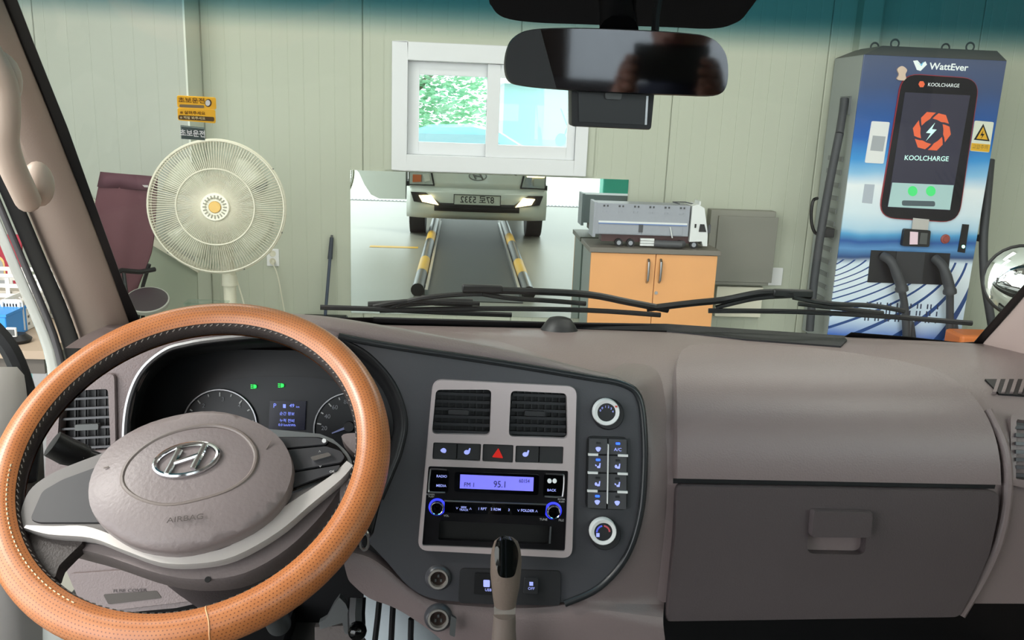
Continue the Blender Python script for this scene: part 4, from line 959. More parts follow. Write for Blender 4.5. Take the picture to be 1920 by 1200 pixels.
# passenger pad and glovebox
top = cro([(1262, 896), (1262, 760), (1263, 700), (1276, 667), (1312, 655), (1400, 655), (1500, 661), (1600, 672), (1700, 690), (1770, 712), (1818, 748), (1850, 795), (1867, 850), (1871, 908)], 4)
patch('passenger_pad', D, top, M_dash, da, off=.012, th=.014, grid=24, bev=8, bevm=.011)
gbo = [(1268, 903), (1850, 913), (1862, 922), (1860, 960), (1845, 1030), (1815, 1100), (1788, 1150), (1243, 1158), (1250, 1080), (1258, 1000), (1262, 915)]
hol_ = rp([(1508, 960), (1616, 962), (1612, 1032), (1504, 1030)], 14)
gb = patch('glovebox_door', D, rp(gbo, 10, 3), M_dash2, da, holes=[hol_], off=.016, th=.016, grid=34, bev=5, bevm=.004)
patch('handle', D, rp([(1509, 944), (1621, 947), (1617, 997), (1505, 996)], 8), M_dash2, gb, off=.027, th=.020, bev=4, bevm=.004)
patch('handle_scoop', D, rp([(1500, 955), (1620, 957), (1616, 1036), (1500, 1034)], 14), M_dash, gb, off=.001, th=.002)
patch('gap_line', D, [(1262, 897), (1866, 908), (1864, 916), (1262, 906)], M_black, da, off=.001, th=.002)
MB().tube(pxline(D, [(1848, 775), (1878, 840), (1884, 920), (1868, 1010), (1835, 1085), (1796, 1150)], .006), .0065, 8).build('side_ridge', M_dash, da)
vb = patch('side_vent', D, rp([(1888, 782), (1950, 790), (1950, 918), (1886, 905)], 8), M_dash, da, holes=[rp([(1898, 792), (1955, 798), (1955, 902), (1896, 894)], 4)], off=.010, th=.010)
patch('vent_back', D, [(1894, 788), (1960, 796), (1960, 906), (1893, 898)], M_black, vb, off=.002, th=.002)
for i in range(7):
    y = 801+i*14; patch('slat', D, [(1898, y), (1954, y+3), (1954, y+9), (1898, y+6)], M_panel, vb, off=.008, th=.004)
dfv = patch('defrost_vent', D, [(1846, 714), (1930, 714), (1930, 745), (1872, 741)], M_black, da, off=.003, th=.003)
for i in range(5):
    x = 1868+i*16; patch('fin', D, [(x, 716), (x+7, 716), (x-2, 741), (x-9, 741)], M_dash, dfv, off=.006, th=.005)
p, n = D.hit(1049, 612); MB().lathe([(.032, -.004), (.026, .006), (.02, .014), (.008, .018), (0, .018)], atY(1049, 614, 1.42), (0, -.1, 1), caps=False).build('sun_sensor', M_knob, da)
class Dt:
    def hit(s, px, py):
        P, N = D.hit(px, py)
        return (P, N) if P.y < wsY(P.x, P.z)-.004 else WS.hit(px, py)
patch('glass_gasket', Dt(), [(700, 594), (1050, 604), (1250, 607), (1400, 617), (1560, 631), (1582, 634), (1588, 640), (1576, 652), (1400, 639), (1250, 623), (1050, 613), (700, 602)], M_rubber, da, off=.003, th=.003, grid=30)
MB().bb(XS+.1, Rr-.08, 1.16, 1.18, .62, 1.05).build('footwell_shade_sheet', M_black, da, smooth=0)  # black sheet added so the void under the glovebox reads as deep shade
# left surround with vent
lv_h = rp([(118, 733), (206, 728), (211, 842), (110, 850)], 7)
lso = [(84, 905), (88, 800), (104, 722), (132, 700), (200, 660), (250, 640), (310, 615), (420, 604), (560, 606), (640, 625), (640, 636), (560, 628), (480, 628), (396, 639), (354, 644), (313, 656), (271, 690), (247, 736), (236, 795), (236, 880), (200, 925), (150, 945)]
ls = patch('left_surround', PC, lso, M_dash, da, holes=[lv_h], off=0, th=.015)
lf = patch('left_vent', PC, rp([(112, 712), (219, 698), (222, 850), (104, 862)], 12), M_dash, da, holes=[lv_h], off=.006, th=.006, bev=3, bevm=.003)
patch('vent_back', PC, inset(lv_h, -8), M_black, lf, off=-.016, th=.002)
for i in range(6):
    y = 748+i*18.5; patch('slat', PC, [(114-i*.5, y), (208, y-5), (208, y-1), (114-i*.5, y+4)], M_panel, lf, off=-.002, th=.006)
for i in range(4):
    x = 134+i*19; patch('fin', PC, [(x, 732), (x+3, 732), (x+2, 846), (x-1, 846)], M_black, lf, off=-.008, th=.004)
patch('vent_tab', PC, rp([(142, 796), (186, 794), (186, 805), (142, 807)], 3), M_dsteel, lf, off=.003, th=.01)
# instrument binnacle
arc = cro([(236, 880), (236, 795), (247, 736), (271, 690), (313, 656), (354, 644), (396, 637), (480, 629), (560, 628), (630, 634), (690, 664), (738, 718), (760, 785), (752, 842), (735, 890), (716, 935), (700, 1000)], 4)
ic = thing('instrument_cluster', PC.hit(480, 900)[0], 'black instrument cluster with dials behind the steering wheel', 'instrument cluster')
PG = Plane((-.3, 1.165, 1.08), (0, -math.cos(math.radians(20)), math.sin(math.radians(20))))
front = [PC.hit(*p)[0] for p in arc]; cx_, cy_ = 490, 830
back = [PG.hit(cx_+(p[0]-cx_)*.93, cy_+(p[1]-cy_)*.90)[0] for p in arc]
mid = [(a_*.5+b_*.5) for a_, b_ in zip(front, back)]
MB().loft([front, mid, back]).build('hood_lining', mat('hood_black', '0c0c0d', .5), ic, solid=.003)
MB().tube([PC.hit(*p)[0]+PC.n*.001 for p in cro([(236, 880), (236, 795), (247, 736), (271, 690), (313, 656), (354, 644), (396, 637), (480, 629), (560, 628)], 5)], .0042, 8).build('silver_arc', M_steel, ic)
MB().tube([PC.hit(*p)[0]+PC.n*.001 for p in cro([(640, 637), (690, 664), (738, 718), (761, 785), (753, 842), (735, 890), (716, 935)], 5)], .003, 8).build('black_arc', M_black, ic)
patch('face', PG, [(225, 652), (765, 660), (790, 1010), (200, 1010)], mat('cluster_black', '101013', .3), ic, off=-.002, th=.004)
patch('gauge_plate', PG, cr([(330, 900), (345, 790), (385, 735), (440, 712), (520, 706), (600, 710), (660, 728), (710, 770), (735, 840), (730, 920)], 5), mat('gauge_slate', '1f2126', .35), ic, off=.002, th=.004)
def gauge(cx_, cy_, r_, nums, lb, a0):
    gf = patch('dial_face', PG, ell(cx_, cy_, r_, r_, n=40), mat('dial_dark', '16171b', .3), ic, off=.004, th=.004, label=lb)
    MB().tube([PG.hit(*p)[0]+PG.n*.006 for p in ell(cx_, cy_, r_, r_, n=56)], .0016, 6, True).build('dial_ring', M_steel, gf)
    for i in range(13):
        a_ = math.radians(a0+i*240/12-0); c_, s_ = math.cos(a_), math.sin(a_)
        w_ = 1.1; r0 = r_*.86 if i % 2 else r_*.82
        patch('tick', PG, [(cx_+r0*c_-w_*s_, cy_+r0*s_+w_*c_), (cx_+r_*.93*c_-w_*s_, cy_+r_*.93*s_+w_*c_), (cx_+r_*.93*c_+w_*s_, cy_+r_*.93*s_-w_*c_), (cx_+r0*c_+w_*s_, cy_+r0*s_-w_*c_)], M_wtxt, gf, off=.0055, th=.001)
    for st_, x_, y_ in nums: tpx('numeral', st_, PG, x_, y_, 8, mat('dial_numeral', '9a9ca2', .5), gf, off=.0055)
    return gf
gauge(414, 800, 69, (('2', 384, 761), ('3', 420, 749), ('4', 451, 761), ('1', 362, 785), ('5', 466, 790)), 'rev counter dial', 150)
g2_ = gauge(658, 805, 68, (('20', 609, 803), ('40', 615, 781), ('60', 629, 764), ('80', 651, 754), ('100', 676, 756), ('120', 697, 775)), 'speedometer dial', 150)
MB().lathe([(0, .012), (.007, .012), (.008, .006)], PG.hit(656, 800)[0], PG.n, caps=False).build('needle_hub', M_knob, g2_)
patch('needle', PG, [(655, 797), (657, 802), (624, 813), (624, 811)], mat('needle_blue', '8c94c8', .4), g2_, off=.010, th=.001)
lc = patch('trip_display', PG, [(508, 752), (575, 752), (572, 806), (505, 806)], mat('lcd_dark', '14151f', .2, emit='181a2c', es=.4), ic, off=.006, th=.004)
M_lcd = mat('lcd_blue_text', '8fa0ff', .4, emit='7f90ff', es=.9)
for st_, x_, y_, h_ in (('P', 517, 761, 8), ('49', 549, 761, 6.5), ('km', 560, 763, 3.5), ('순간 정보', 540, 776, 5), ('누적 전비', 540, 789, 5), ('0.0 km/kWh', 540, 797, 4.5)):
    tpx('lcd_text', st_, PG, x_, y_, h_, M_lcd, lc, rot=1.8, off=.0068)
patch('lcd_icon', PG, rect(535, 761.5, 5, 7), M_lcd, lc, off=.0068, th=.0005)
M_tell = mat('green_telltale', '20c848', .4, emit='20e050', es=1.6)
for x_, y_ in ((478, 725), (529, 723)):
    s_ = -1 if x_ < 500 else 1
    ti = patch('telltale', PG, [(x_-1, y_-4), (x_+4, y_-3), (x_+5, y_), (x_+4, y_+3), (x_-1, y_+4)], M_tell, ic, off=.0065, th=.001)
    for k in (-3, 0, 3): patch('telltale_ray', PG, rect(x_-4.2, y_+k, 3.6, 1.4, 6), M_tell, ti, off=.0065, th=.001)
# ------------------------------------------------------------------ centre console
cc = thing('centre_console', (PC.hit(950, 1130)[0].x, 1.0, .85), 'charcoal centre panel with vents, switches and climate controls', 'console')
pan = cro([(630, 628), (700, 644), (800, 660), (900, 675), (1000, 691), (1100, 708), (1165, 720), (1195, 742), (1205, 800), (1206, 880), (1198, 965), (1172, 1042), (1122, 1100), (1058, 1128), (960, 1133), (870, 1128), (806, 1120), (765, 1097), (725, 1052), (690, 1015)], 4)+[(700, 1000)]+[p for p in arc[::-1] if p[0] > 632 and p[1] < 1000]
VL = rp([(818, 729), (921, 729), (918, 814), (810, 811)], 9); VR = rp([(957, 731), (1061, 736), (1063, 820), (953, 816)], 9)
RAD = [(804, 871), (1064, 880), (1058, 1030), (792, 1019)]
patch('panel', PC, pan, M_panel, cc, holes=[inset(VL, -3), inset(VR, -3), inset(RAD, 4)], off=.002, th=.018, bev=0)
MB().tube([PC.hit(*p)[0]+PC.n*.004 for p in cro([(636, 630), (700, 643), (800, 659), (900, 674), (1000, 690), (1100, 707), (1165, 719), (1196, 742), (1206, 800), (1207, 880), (1199, 965), (1173, 1042), (1122, 1100), (1058, 1130)], 5)], .0046, 10).build('edge_strip', mat('satin_black_strip', '2c2e30', .25), cc)
fr_ = patch('frame', PC, rp([(812, 709), (1081, 722), (1072, 1044), (783, 1029)], 20, 6), M_silver, cc, holes=[VL, VR, rp([(813, 827), (902, 830), (900, 862), (811, 858)], 3), rp([(905, 830), (962, 832), (961, 865), (904, 862)], 3), rp([(966, 833), (1055, 835), (1054, 867), (965, 864)], 3), rp(RAD, 4)], off=.010, th=.010, bev=3, bevm=.004)
for V_, y0, sh in ((VL, 741, 0), (VR, 746, 1)):
    x0 = min(p[0] for p in V_); x1 = max(p[0] for p in V_); yt = min(p[1] for p in V_)
    vt = patch('air_vent', PC, inset(V_, -3), M_black, cc, off=-.012, th=.002)
    for i in range(6):
        y = yt+6+i*14.2; lx = -i*1.3
        patch('slat', PC, [(x0+8+lx+i*.0, y), (x1-2, y+3.5), (x1-2, y+9), (x0+8+lx, y+5.5)], mat('vent_slat', '26272a', .35), vt, off=-.001, th=.005)
    for i in range(7):
        x = x0+17+i*13; patch('fin', PC, [(x, yt+3), (x+2.4, yt+3), (x+1, yt+80), (x-1.4, yt+80)], mat('vent_fin', '1c1c1e', .4), vt, off=-.006, th=.004)
    cx_ = (x0+x1)/2-6; cy_ = yt+43
    patch('vent_tab', PC, rp(rect(cx_, cy_, 38, 9, 2.3), 3), M_knob, vt, off=.006, th=.01)
# switches
def sw(name, pts, m=None, par=None, off=.007):
    return patch(name, PC, pts, m or M_knob, par or cc, off=off, th=.008, bev=1.5, bevm=.001)
a1 = sw('switch', [(813.5, 828), (857, 829.5), (855.5, 859.5), (812, 858)]); a2 = sw('switch', [(858, 829.6), (901.5, 831), (899.5, 861), (856.5, 859.6)])
a3 = sw('hazard_switch', [(905.5, 831), (961.5, 833), (960.5, 864.5), (904.3, 862)]); a4 = sw('switch', [(967, 834), (1010, 835), (1009, 865.5), (965.8, 864)]); a5 = sw('blank_switch', [(1011, 835), (1054.5, 836), (1053.5, 867), (1010, 865.6)])
patch('hazard_triangle', PC, rp([(934, 838), (943, 857), (922, 855)], 2), mat('hazard_red', 'd02018', .35, emit='d82014', es=.35), a3, off=.0082, th=.001)
patch('icon', PC, cr([(826, 842), (832, 838), (837, 842), (835, 847), (829, 846)], 3), M_ltxt, a1, off=.0078, th=.0006)
for b_, x_, y_ in ((a2, 875, 845), (a4, 984, 849)):
    patch('icon', PC, ell(x_, y_+1, 5, 4.2), M_ltxt, b_, off=.0078, th=.0006); patch('icon', PC, [(x_+2, y_-1), (x_+5, y_-7), (x_+7.5, y_-6), (x_+5, y_+3)], M_ltxt, b_, off=.0078, th=.0006)
# climate knobs and keys
def knob(cx_, cy_, nm, lb):
    p, n = PC.hit(cx_+3, cy_+3); s_ = (PC.hit(cx_+10, cy_)[0]-PC.hit(cx_, cy_)[0]).length/10
    b_ = MB().lathe([(30*s_, 0), (29*s_, .006), (26*s_, .011), (0, .011)], p, n, caps=False).build('climate_knob', M_knob, cc, label=lb)
    p2 = Plane(PC.p+PC.n*.016, PC.n).hit(cx_, cy_)[0]
    MB().lathe([(25*s_, -.008), (24.6*s_, .001), (23*s_, .003), (17*s_, .002), (16.5*s_, -.002)], p2, n, caps=False).build('white_ring', mat('knob_ring_white', 'eeeeec', .35), b_)
    MB().lathe([(17*s_, -.004), (16.8*s_, .0005), (0, .001)], p2, n, caps=False).build('knob_face', M_knob, b_)
    return b_, Plane(PC.p+PC.n*.0175, PC.n)
k1, kp = knob(1137, 773, 'fan', 'fan speed knob')
for st_, a_ in (('0', 205), ('0', 232), ('1', 262), ('2', 288), ('3', 315), ('4', 345)):
    tpx('numeral', st_, kp, 1137+12.5*math.cos(math.radians(a_)), 775+12.5*math.sin(math.radians(a_)), 4, M_ltxt, k1, off=.0002)
patch('pointer', kp, rect(1155, 762, 4, 3), mat('pointer_red', 'd84a3a', .4), k1, off=.0018, th=.001)
k2, kp = knob(1131, 997, 'temp', 'temperature knob')
for a0, a1_, m_ in ((180, 262, mat('arc_blue', '5a62d8', .4, emit='5058e0', es=.4)), (275, 358, mat('arc_red', 'b8505a', .4, emit='b04850', es=.3))):
    pts = [(1131+13.5*math.cos(math.radians(a_)), 998+13.5*math.sin(math.radians(a_))) for a_ in range(a0, a1_+1, 8)]+[(1131+10.5*math.cos(math.radians(a_)), 998+10.5*math.sin(math.radians(a_))) for a_ in range(a1_, a0-1, -8)]
    patch('temperature_arc', kp, pts, m_, k2, off=.0006, th=.0006)
patch('icon', kp, rect(1121, 1003, 6, 7), M_ltxt, k2, off=.0006, th=.0006)
KQ = [(1101, 818), (1174, 820), (1173, 953), (1098, 950)]
kb = patch('key_block', PC, rp(inset(KQ, -3), 11), M_black, cc, off=.006, th=.006)
def kq(u0, u1, v0, v1):
    def P_(u_, v_):
        a_ = (KQ[0][0]*(1-u_)+KQ[1][0]*u_, KQ[0][1]*(1-u_)+KQ[1][1]*u_); b_ = (KQ[3][0]*(1-u_)+KQ[2][0]*u_, KQ[3][1]*(1-u_)+KQ[2][1]*u_)
        return (a_[0]*(1-v_)+b_[0]*v_, a_[1]*(1-v_)+b_[1]*v_)
    return [P_(u0, v0), P_(u1, v0), P_(u1, v1), P_(u0, v1)]
vv = [0, .235, .49, .745, 1]
M_key = mat('key_grey', '47474a', .5); M_led = mat('blue_led', '2a50ff', .3, emit='3060ff', es=2.2); M_ledo = mat('led_off', '232326', .4)
for r_ in range(4):
    for c_ in range(2):
        u0, u1 = (.02, .485) if c_ == 0 else (.515, .98)
        key = patch('climate_key', PC, kq(u0, u1, vv[r_]+.008, vv[r_+1]-.008), M_key, cc, off=.011, th=.006, bev=1.2, bevm=.001)
        uc = (u0+u1)/2; lit = (r_, c_) in ((0, 1), (1, 0), (3, 0))
        patch('indicator', PC, rp(kq(uc-.055, uc+.055, vv[r_]+.055, vv[r_]+.085), 1.5), M_led if lit else M_ledo, key, off=.0125, th=.001)
        x_, y_ = kq(uc, uc, vv[r_]+.155, vv[r_]+.155)[0]
        if (r_, c_) == (0, 1): tpx('legend', 'A/C', PC, x_, y_, 6, M_ltxt, key, off=.0116)
        elif r_ in (1, 2):
            patch('icon', PC, [(x_-1, y_+4), (x_+4, y_+4), (x_+5, y_-5), (x_+3, y_-5), (x_+2, y_), (x_-2, y_+1)], M_ltxt, key, off=.0117, th=.0005)
            patch('icon', PC, [(x_-5, y_-3), (x_-2, y_-1), (x_-3, y_+1), (x_-5, y_)] if (r_+c_) % 2 else ell(x_-3, y_, 2.3, 3), M_ltxt, key, off=.0117, th=.0005)
        else:
            patch('icon', PC, cr([(x_-5, y_-2), (x_, y_-4), (x_+5, y_-2), (x_+2, y_+4), (x_-2, y_+4)], 3), M_ltxt, key, off=.0117, th=.0005)
patch('white_bar', PC, rp(kq(.487, .513, .08, .915), 1), mat('bar_white', 'f0f0ee', .35), kb, off=.0135, th=.004)
for v_ in vv[1:4]:
    for u0, u1 in ((.0, .25), (.75, 1.0)): patch('white_tick', PC, kq(u0, u1, v_-.017, v_+.014), MATS['bar_white'], kb, off=.0135, th=.004)
# sockets and lower switch plate
def socket(cx_, cy_, r_, lb, par):
    p, n = PC.hit(cx_, cy_); s_ = (PC.hit(cx_+10, cy_)[0]-PC.hit(cx_, cy_)[0]).length/10
    b_ = MB().lathe([(r_*1.5*s_, 0.001), (r_*1.35*s_, .006), (r_*1.12*s_, .008), (r_*1.1*s_, .004)], p, n, caps=False).build('power_socket', M_panel, par, label=lb)
    MB().lathe([(r_*1.12*s_, .006), (r_*1.08*s_, .010), (r_*.88*s_, .010), (r_*.82*s_, .004), (r_*.82*s_, -.002)], p, n, caps=False).build('chrome_ring', mat('socket_chrome', 'cfc8c0', .25, .6), b_)
    MB().lathe([(r_*.83*s_, .0025), (0, .0025)], p, n, caps=False).build('socket_inside', mat('socket_brown', '3a2c26', .4, .4), b_)
    for dx, dy in ((-.3, -.25), (.3, -.25), (0, .3)): MB().box(p+n*.004+Vector((dx*r_*s_, 0, dy*r_*s_)), (r_*.2*s_, .002, r_*.35*s_)).build('contact', M_dsteel, b_, smooth=0)
    return b_
socket(822, 1082, 17, 'upper round power socket', cc)
lp = patch('lower_plate', PC, rp([(862, 1063), (1052, 1068), (1050, 1134), (858, 1129)], 10), mat('plate_black', '2a2a2c', .45), cc, off=.005, th=.004, bev=2, bevm=.002)
u1_ = patch('usb_port', PC, rp([(890, 1071), (925, 1072), (923, 1112), (888, 1110)], 3), M_black, lp, off=.008, th=.004); tpx('usb_text', 'USB', PC, 915, 1102, 5, M_ltxt, u1_, off=.0085)
patch('usb_icon', PC, rp(rect(912, 1090, 12, 13), 2), M_ltxt, u1_, off=.0085, th=.0005)
u2_ = patch('button', PC, rp([(982, 1079), (1009, 1080), (1008, 1110), (980, 1109)], 4), M_knob, lp, off=.009, th=.005, bev=1.5, bevm=.001)
patch('icon', PC, rect(995, 1090, 7, 7), M_ltxt, u2_, off=.0097, th=.0005); tpx('legend', 'OFF', PC, 995, 1099, 5, M_ltxt, u2_, off=.0094)
# lower brown skirt with second socket
inn = [(1120, 711), (1170, 720), (1196, 742), (1206, 800), (1207, 880), (1199, 965), (1173, 1042), (1122, 1102), (1058, 1132), (960, 1136), (870, 1131), (806, 1122), (765, 1099), (728, 1067), (690, 1041), (640, 1030)]
out = [(1175, 672), (1222, 676), (1247, 700), (1258, 760), (1260, 820), (1260, 880), (1258, 960), (1252, 1060), (1244, 1160), (1225, 1250), (960, 1250), (880, 1240), (800, 1180), (740, 1142), (690, 1123), (652, 1090)]
i2, o2 = cro(inn, 4), cro(out, 4); rows = [[], [], [], [], []]
for a_, b_ in zip(i2, o2):
    A_ = PC.hit(*a_)[0]-PC.n*.002
    if b_[1] < 1155 and b_[0] > 1150: B_ = D.hit(*b_)[0]-D.hit(*b_)[1]*.004
    else: B_ = PC.hit(*b_)[0]-PC.n*.004
    nn = PC.n
    rows[0].append(A_-nn*.02); rows[1].append(A_+nn*.002); rows[2].append(A_*.67+B_*.33+nn*.005); rows[3].append(A_*.3+B_*.7+nn*.003); rows[4].append(B_)
MB().loft(rows).build('console_surround', M_dash, da, sub=1, smooth=60)
s2k = socket(822, 1157, 18, 'lower round power socket with its cap open', cc)
patch('socket_cap', PC, rp([(846, 1143), (856, 1148), (853, 1182), (843, 1178)], 3), M_dsteel, s2k, off=.022, th=.006)
# ------------------------------------------------------------------ car radio
ra = thing('car_radio', PC.hit(930, 1025)[0], 'black car radio with a blue-lit display in the centre panel', 'radio')
slot = rp([(824, 974), (1030, 983), (1027, 1019), (822, 1010)], 4)
patch('face', PC, RAD, mat('radio_black', '19181a', .22), ra, holes=[slot], off=.006, th=.012)
patch('slot_inside', PC, inset(slot, -4), mat('slot_black', '070707', .7), ra, off=-.004, th=.003)
patch('slot_edge', PC, [(1030, 985), (1033, 985), (1031, 1016), (1028, 1016)], M_steel, ra, off=.008, th=.002)
patch('display_bezel', PC, rp([(853, 882), (1010, 888), (1008, 926), (852, 919)], 5), M_gblack, ra, off=.008, th=.003)
lcd = patch('lcd', PC, [(863, 887), (999.5, 892.5), (998.5, 918), (862, 912.5)], mat('lcd_violet', '7a78f0', .3, emit='7d7cf4', es=.75), ra, off=.0095, th=.002)
M_seg = mat('lcd_segment', '22224a', .5)
tpx('lcd_text', 'FM 1', PC, 880, 906, 8, M_seg, lcd, off=.0097, xs=.9); tpx('lcd_text', '95.1', PC, 937, 905.5, 12, M_seg, lcd, off=.0097, xs=.85)
tpx('lcd_text', '60154', PC, 982, 899, 7, M_seg, lcd, off=.0097, xs=.8)
def bracket(pts, nm, par): return MB().tube([PC.hit(*p)[0]+PC.n*.008 for p in pts], .0012, 6).build(nm, M_steel, par)
lk = patch('left_keys', PC, rp([(806, 877), (842, 879), (840, 920), (804, 918)], 5), M_gblack, ra, off=.008, th=.003); bracket(cro([(838, 878.5), (812, 877), (807, 882), (804, 915), (808, 920), (835, 921)], 3), 'key_edge', lk)
tpx('legend', 'RADIO', PC, 828.5, 890.5, 4.5, M_ltxt, lk, off=.0087, bold=.01); tpx('legend', 'MEDIA', PC, 827.5, 908, 4.5, M_ltxt, lk, off=.0087, bold=.01)
rk = patch('right_keys', PC, rp([(1019, 886), (1056, 888), (1054, 930), (1017, 928)], 5), M_gblack, ra, off=.008, th=.003); bracket(cro([(1022, 886), (1050, 887.5), (1056, 892), (1054, 924), (1049, 929), (1020, 928)], 3), 'key_edge', rk)
for x_ in (1029, 1038.5): patch('round_legend', PC, ell(x_, 899, 4, 4.4), M_wt, rk, off=.009, th=.0006)
tpx('legend', 'BACK', PC, 1033, 916.5, 4.5, M_ltxt, rk, off=.0087, bold=.01)
M_glow = mat('blue_ring_glow', '2a30e8', .3, emit='2a34ff', es=1.4)
for x_, y_ in ((820, 948), (1036, 955)):
    p, n = PC.hit(x_, y_); s_ = (PC.hit(x_+10, y_)[0]-PC.hit(x_, y_)[0]).length/10
    rb_ = MB().lathe([(16*s_, .006), (16*s_, .0075), (13*s_, .0080)], p, n, caps=False).build('glow_ring', M_glow, ra)
    MB().lathe([(13.4*s_, .006), (12.6*s_, .016), (11*s_, .0175), (10*s_, .0168)], p, n, caps=False).build('knob_rim', M_chrome, rb_)
    MB().lathe([(10.2*s_, .0165), (0, .0155)], p, n, caps=False).build('knob_face', M_gblack, rb_)
patch('key_row', PC, [(834, 938), (1023, 945), (1021, 965), (833, 958)], M_gblack, ra, off=.008, th=.002)
bracket([(833, 936.5), (930, 940), (1024, 943.5)], 'silver_line', ra)
for st_, x_, y_, h_ in (('∨', 857, 949.5, 4.5), ('SEEK', 869.5, 948.2, 3.6), ('TRACK', 869.5, 953, 3.6), ('∧', 882, 950.5, 4.5), ('1 RPT', 904, 951, 4.6), ('2 RDM', 929, 952, 4.6), ('3', 953.5, 953, 4.6), ('∨ FOLDER ∧', 988, 954.5, 4.8)):
    tpx('legend', st_, PC, x_, y_, h_, M_ltxt, ra, off=.0087, bold=.008)
for st_, x_, y_, h_ in (('POWER', 807.5, 925, 3.2), ('PUSH', 809, 929, 3), ('VOL', 837, 964.5, 3.6), ('ENTER', 1051.5, 934, 3.2), ('PUSH', 1052, 938.5, 3), ('TUNE', 1018, 971.5, 4), ('FILE', 1051, 973, 4)):
    tpx('legend', st_, PC, x_, y_, h_, M_wtxt, ra, off=.0067)
# ------------------------------------------------------------------ driver's knee panel and column
PK = Plane((-.3, 1.0, .95), (0, -math.cos(math.radians(20)), math.sin(math.radians(20))))
kn = [(100, 960), (300, 940), (640, 930), (640, 1040), (560, 1120), (385, 1128), (330, 1140), (200, 1152), (150, 1130), (120, 1060)]
patch('knee_panel', PK, kn, M_dash, da, off=0, th=.02, grid=60)
fz = patch('fuse_cover', PK, rp([(131, 1074), (300, 1062), (420, 1068), (400, 1122), (200, 1146), (150, 1126)], 8), M_dash, da, off=.004, th=.005, bev=2, bevm=.002)
tpx('fuse_text', 'FUSE COVER', PK, 246, 1106, 6, M_dash2, fz, rot=-2, off=.0045, xs=1.3)
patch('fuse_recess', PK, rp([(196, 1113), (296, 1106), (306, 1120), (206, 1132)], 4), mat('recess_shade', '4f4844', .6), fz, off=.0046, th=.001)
# ------------------------------------------------------------------ steering wheel
WC = Vector((-.270, .8426, 1.1404)); el_, az_ = .9155, -.0424
WN = Vector((math.sin(az_)*math.cos(el_), -math.cos(az_)*math.cos(el_), math.sin(el_)))
WA = WN.cross(Vector((0, 0, 1))).normalized(); WA = WA if WA.x > 0 else -WA; WB = WN.cross(WA); WB = WB if WB.z > 0 else -WB
WR, Wr = .1828, .0188
sw_ = thing('steering_wheel', WC-Vector((0, 0, .2)), 'steering wheel in an orange perforated leather cover', 'steering wheel')
def wpt(t, s_, R_=WR, r_=Wr): 
    rad = WA*math.cos(t)+WB*math.sin(t); return WC+rad*(R_+r_*math.cos(s_))+WN*(r_*math.sin(s_))
def cover_mat():
    m = bpy.data.materials.new('orange_perforated_leather'); m.use_nodes = True; nt = m.node_tree; b = nt.nodes['Principled BSDF']
    b.inputs['Roughness'].default_value = .34; b.inputs['Specular IOR Level'].default_value = .8
    def N(t, **k):
        n = nt.nodes.new(t)
        for a_, v_ in k.items(): setattr(n, a_, v_)
        return n
    uv = N('ShaderNodeUVMap'); sp = N('ShaderNodeSeparateXYZ'); nt.links.new(uv.outputs[0], sp.inputs[0])
    def mth(op, a_, b_=None):
        n = N('ShaderNodeMath', operation=op)
        for i, v_ in enumerate((a_, b_)):
            if v_ is None: continue
            if isinstance(v_, (int, float)): n.inputs[i].default_value = v_
            else: nt.links.new(v_, n.inputs[i])
        return n.outputs[0]
    u_ = mth('MULTIPLY', sp.outputs[0], 320.0); v_ = mth('MULTIPLY', sp.outputs[1], 34.0)
    sh = mth('MULTIPLY', mth('MODULO', mth('FLOOR', v_), 2.0), .5)
    fu_ = mth('SUBTRACT', mth('FRACT', mth('ADD', u_, sh)), .5); fv_ = mth('SUBTRACT', mth('FRACT', v_), .5)
    d2 = mth('ADD', mth('MULTIPLY', fu_, fu_), mth('MULTIPLY', fv_, fv_)); hole = mth('LESS_THAN', d2, .035)
    tc = N('ShaderNodeTexCoord'); ns = N('ShaderNodeTexNoise'); ns.inputs['Scale'].default_value = 60; nt.links.new(tc.outputs['Object'], ns.inputs['Vector'])
    c1 = N('ShaderNodeMix', data_type='RGBA'); c1.inputs[6].default_value = (*s2l('b86d3c'), 1); c1.inputs[7].default_value = (*s2l('c87e48'), 1); nt.links.new(ns.outputs['Fac'], c1.inputs[0])
    c2 = N('ShaderNodeMix', data_type='RGBA'); nt.links.new(hole, c2.inputs[0]); nt.links.new(c1.outputs[2], c2.inputs[6]); c2.inputs[7].default_value = (*s2l('84492a'), 1)
    nt.links.new(c2.outputs[2], b.inputs['Base Color'])
    h = mth('SUBTRACT', mth('MULTIPLY', ns.outputs['Fac'], .5), hole)
    bp = N('ShaderNodeBump'); bp.inputs['Strength'].default_value = .5; bp.inputs['Distance'].default_value = .0008
    nt.links.new(h, bp.inputs['Height']); nt.links.new(bp.outputs['Normal'], b.inputs['Normal']); return m
nt_, ns_ = 120, 22; s_a, s_b = math.radians(-145), math.radians(142)
rows = [[wpt(2*math.pi*i/nt_, s_a+(s_b-s_a)*j/ns_) for j in range(ns_+1)] for i in range(nt_)]
cv_ = MB().loft(rows, cv=True).build('leather_cover', cover_mat(), sw_, smooth=60)
uvl = cv_.data.uv_layers.new(name='UVMap'); o0 = origin_of(cv_)
for pg in cv_.data.polygons:
    us = []
    for li in pg.loop_indices:
        P_ = cv_.data.vertices[cv_.data.loops[li].vertex_index].co+o0-WC; h = P_.dot(WN); pl_v = P_-WN*h
        us.append([li, (math.atan2(pl_v.dot(WB), pl_v.dot(WA))/(2*math.pi)) % 1, (math.atan2(h, pl_v.length-WR)/(2*math.pi)) % 1])
    for k in (1, 2):
        mxu = max(u_[k] for u_ in us)
        for u_ in us:
            if mxu-u_[k] > .5: u_[k] += 1
    for li, u_, v_ in us: uvl.data[li].uv = (u_, v_)
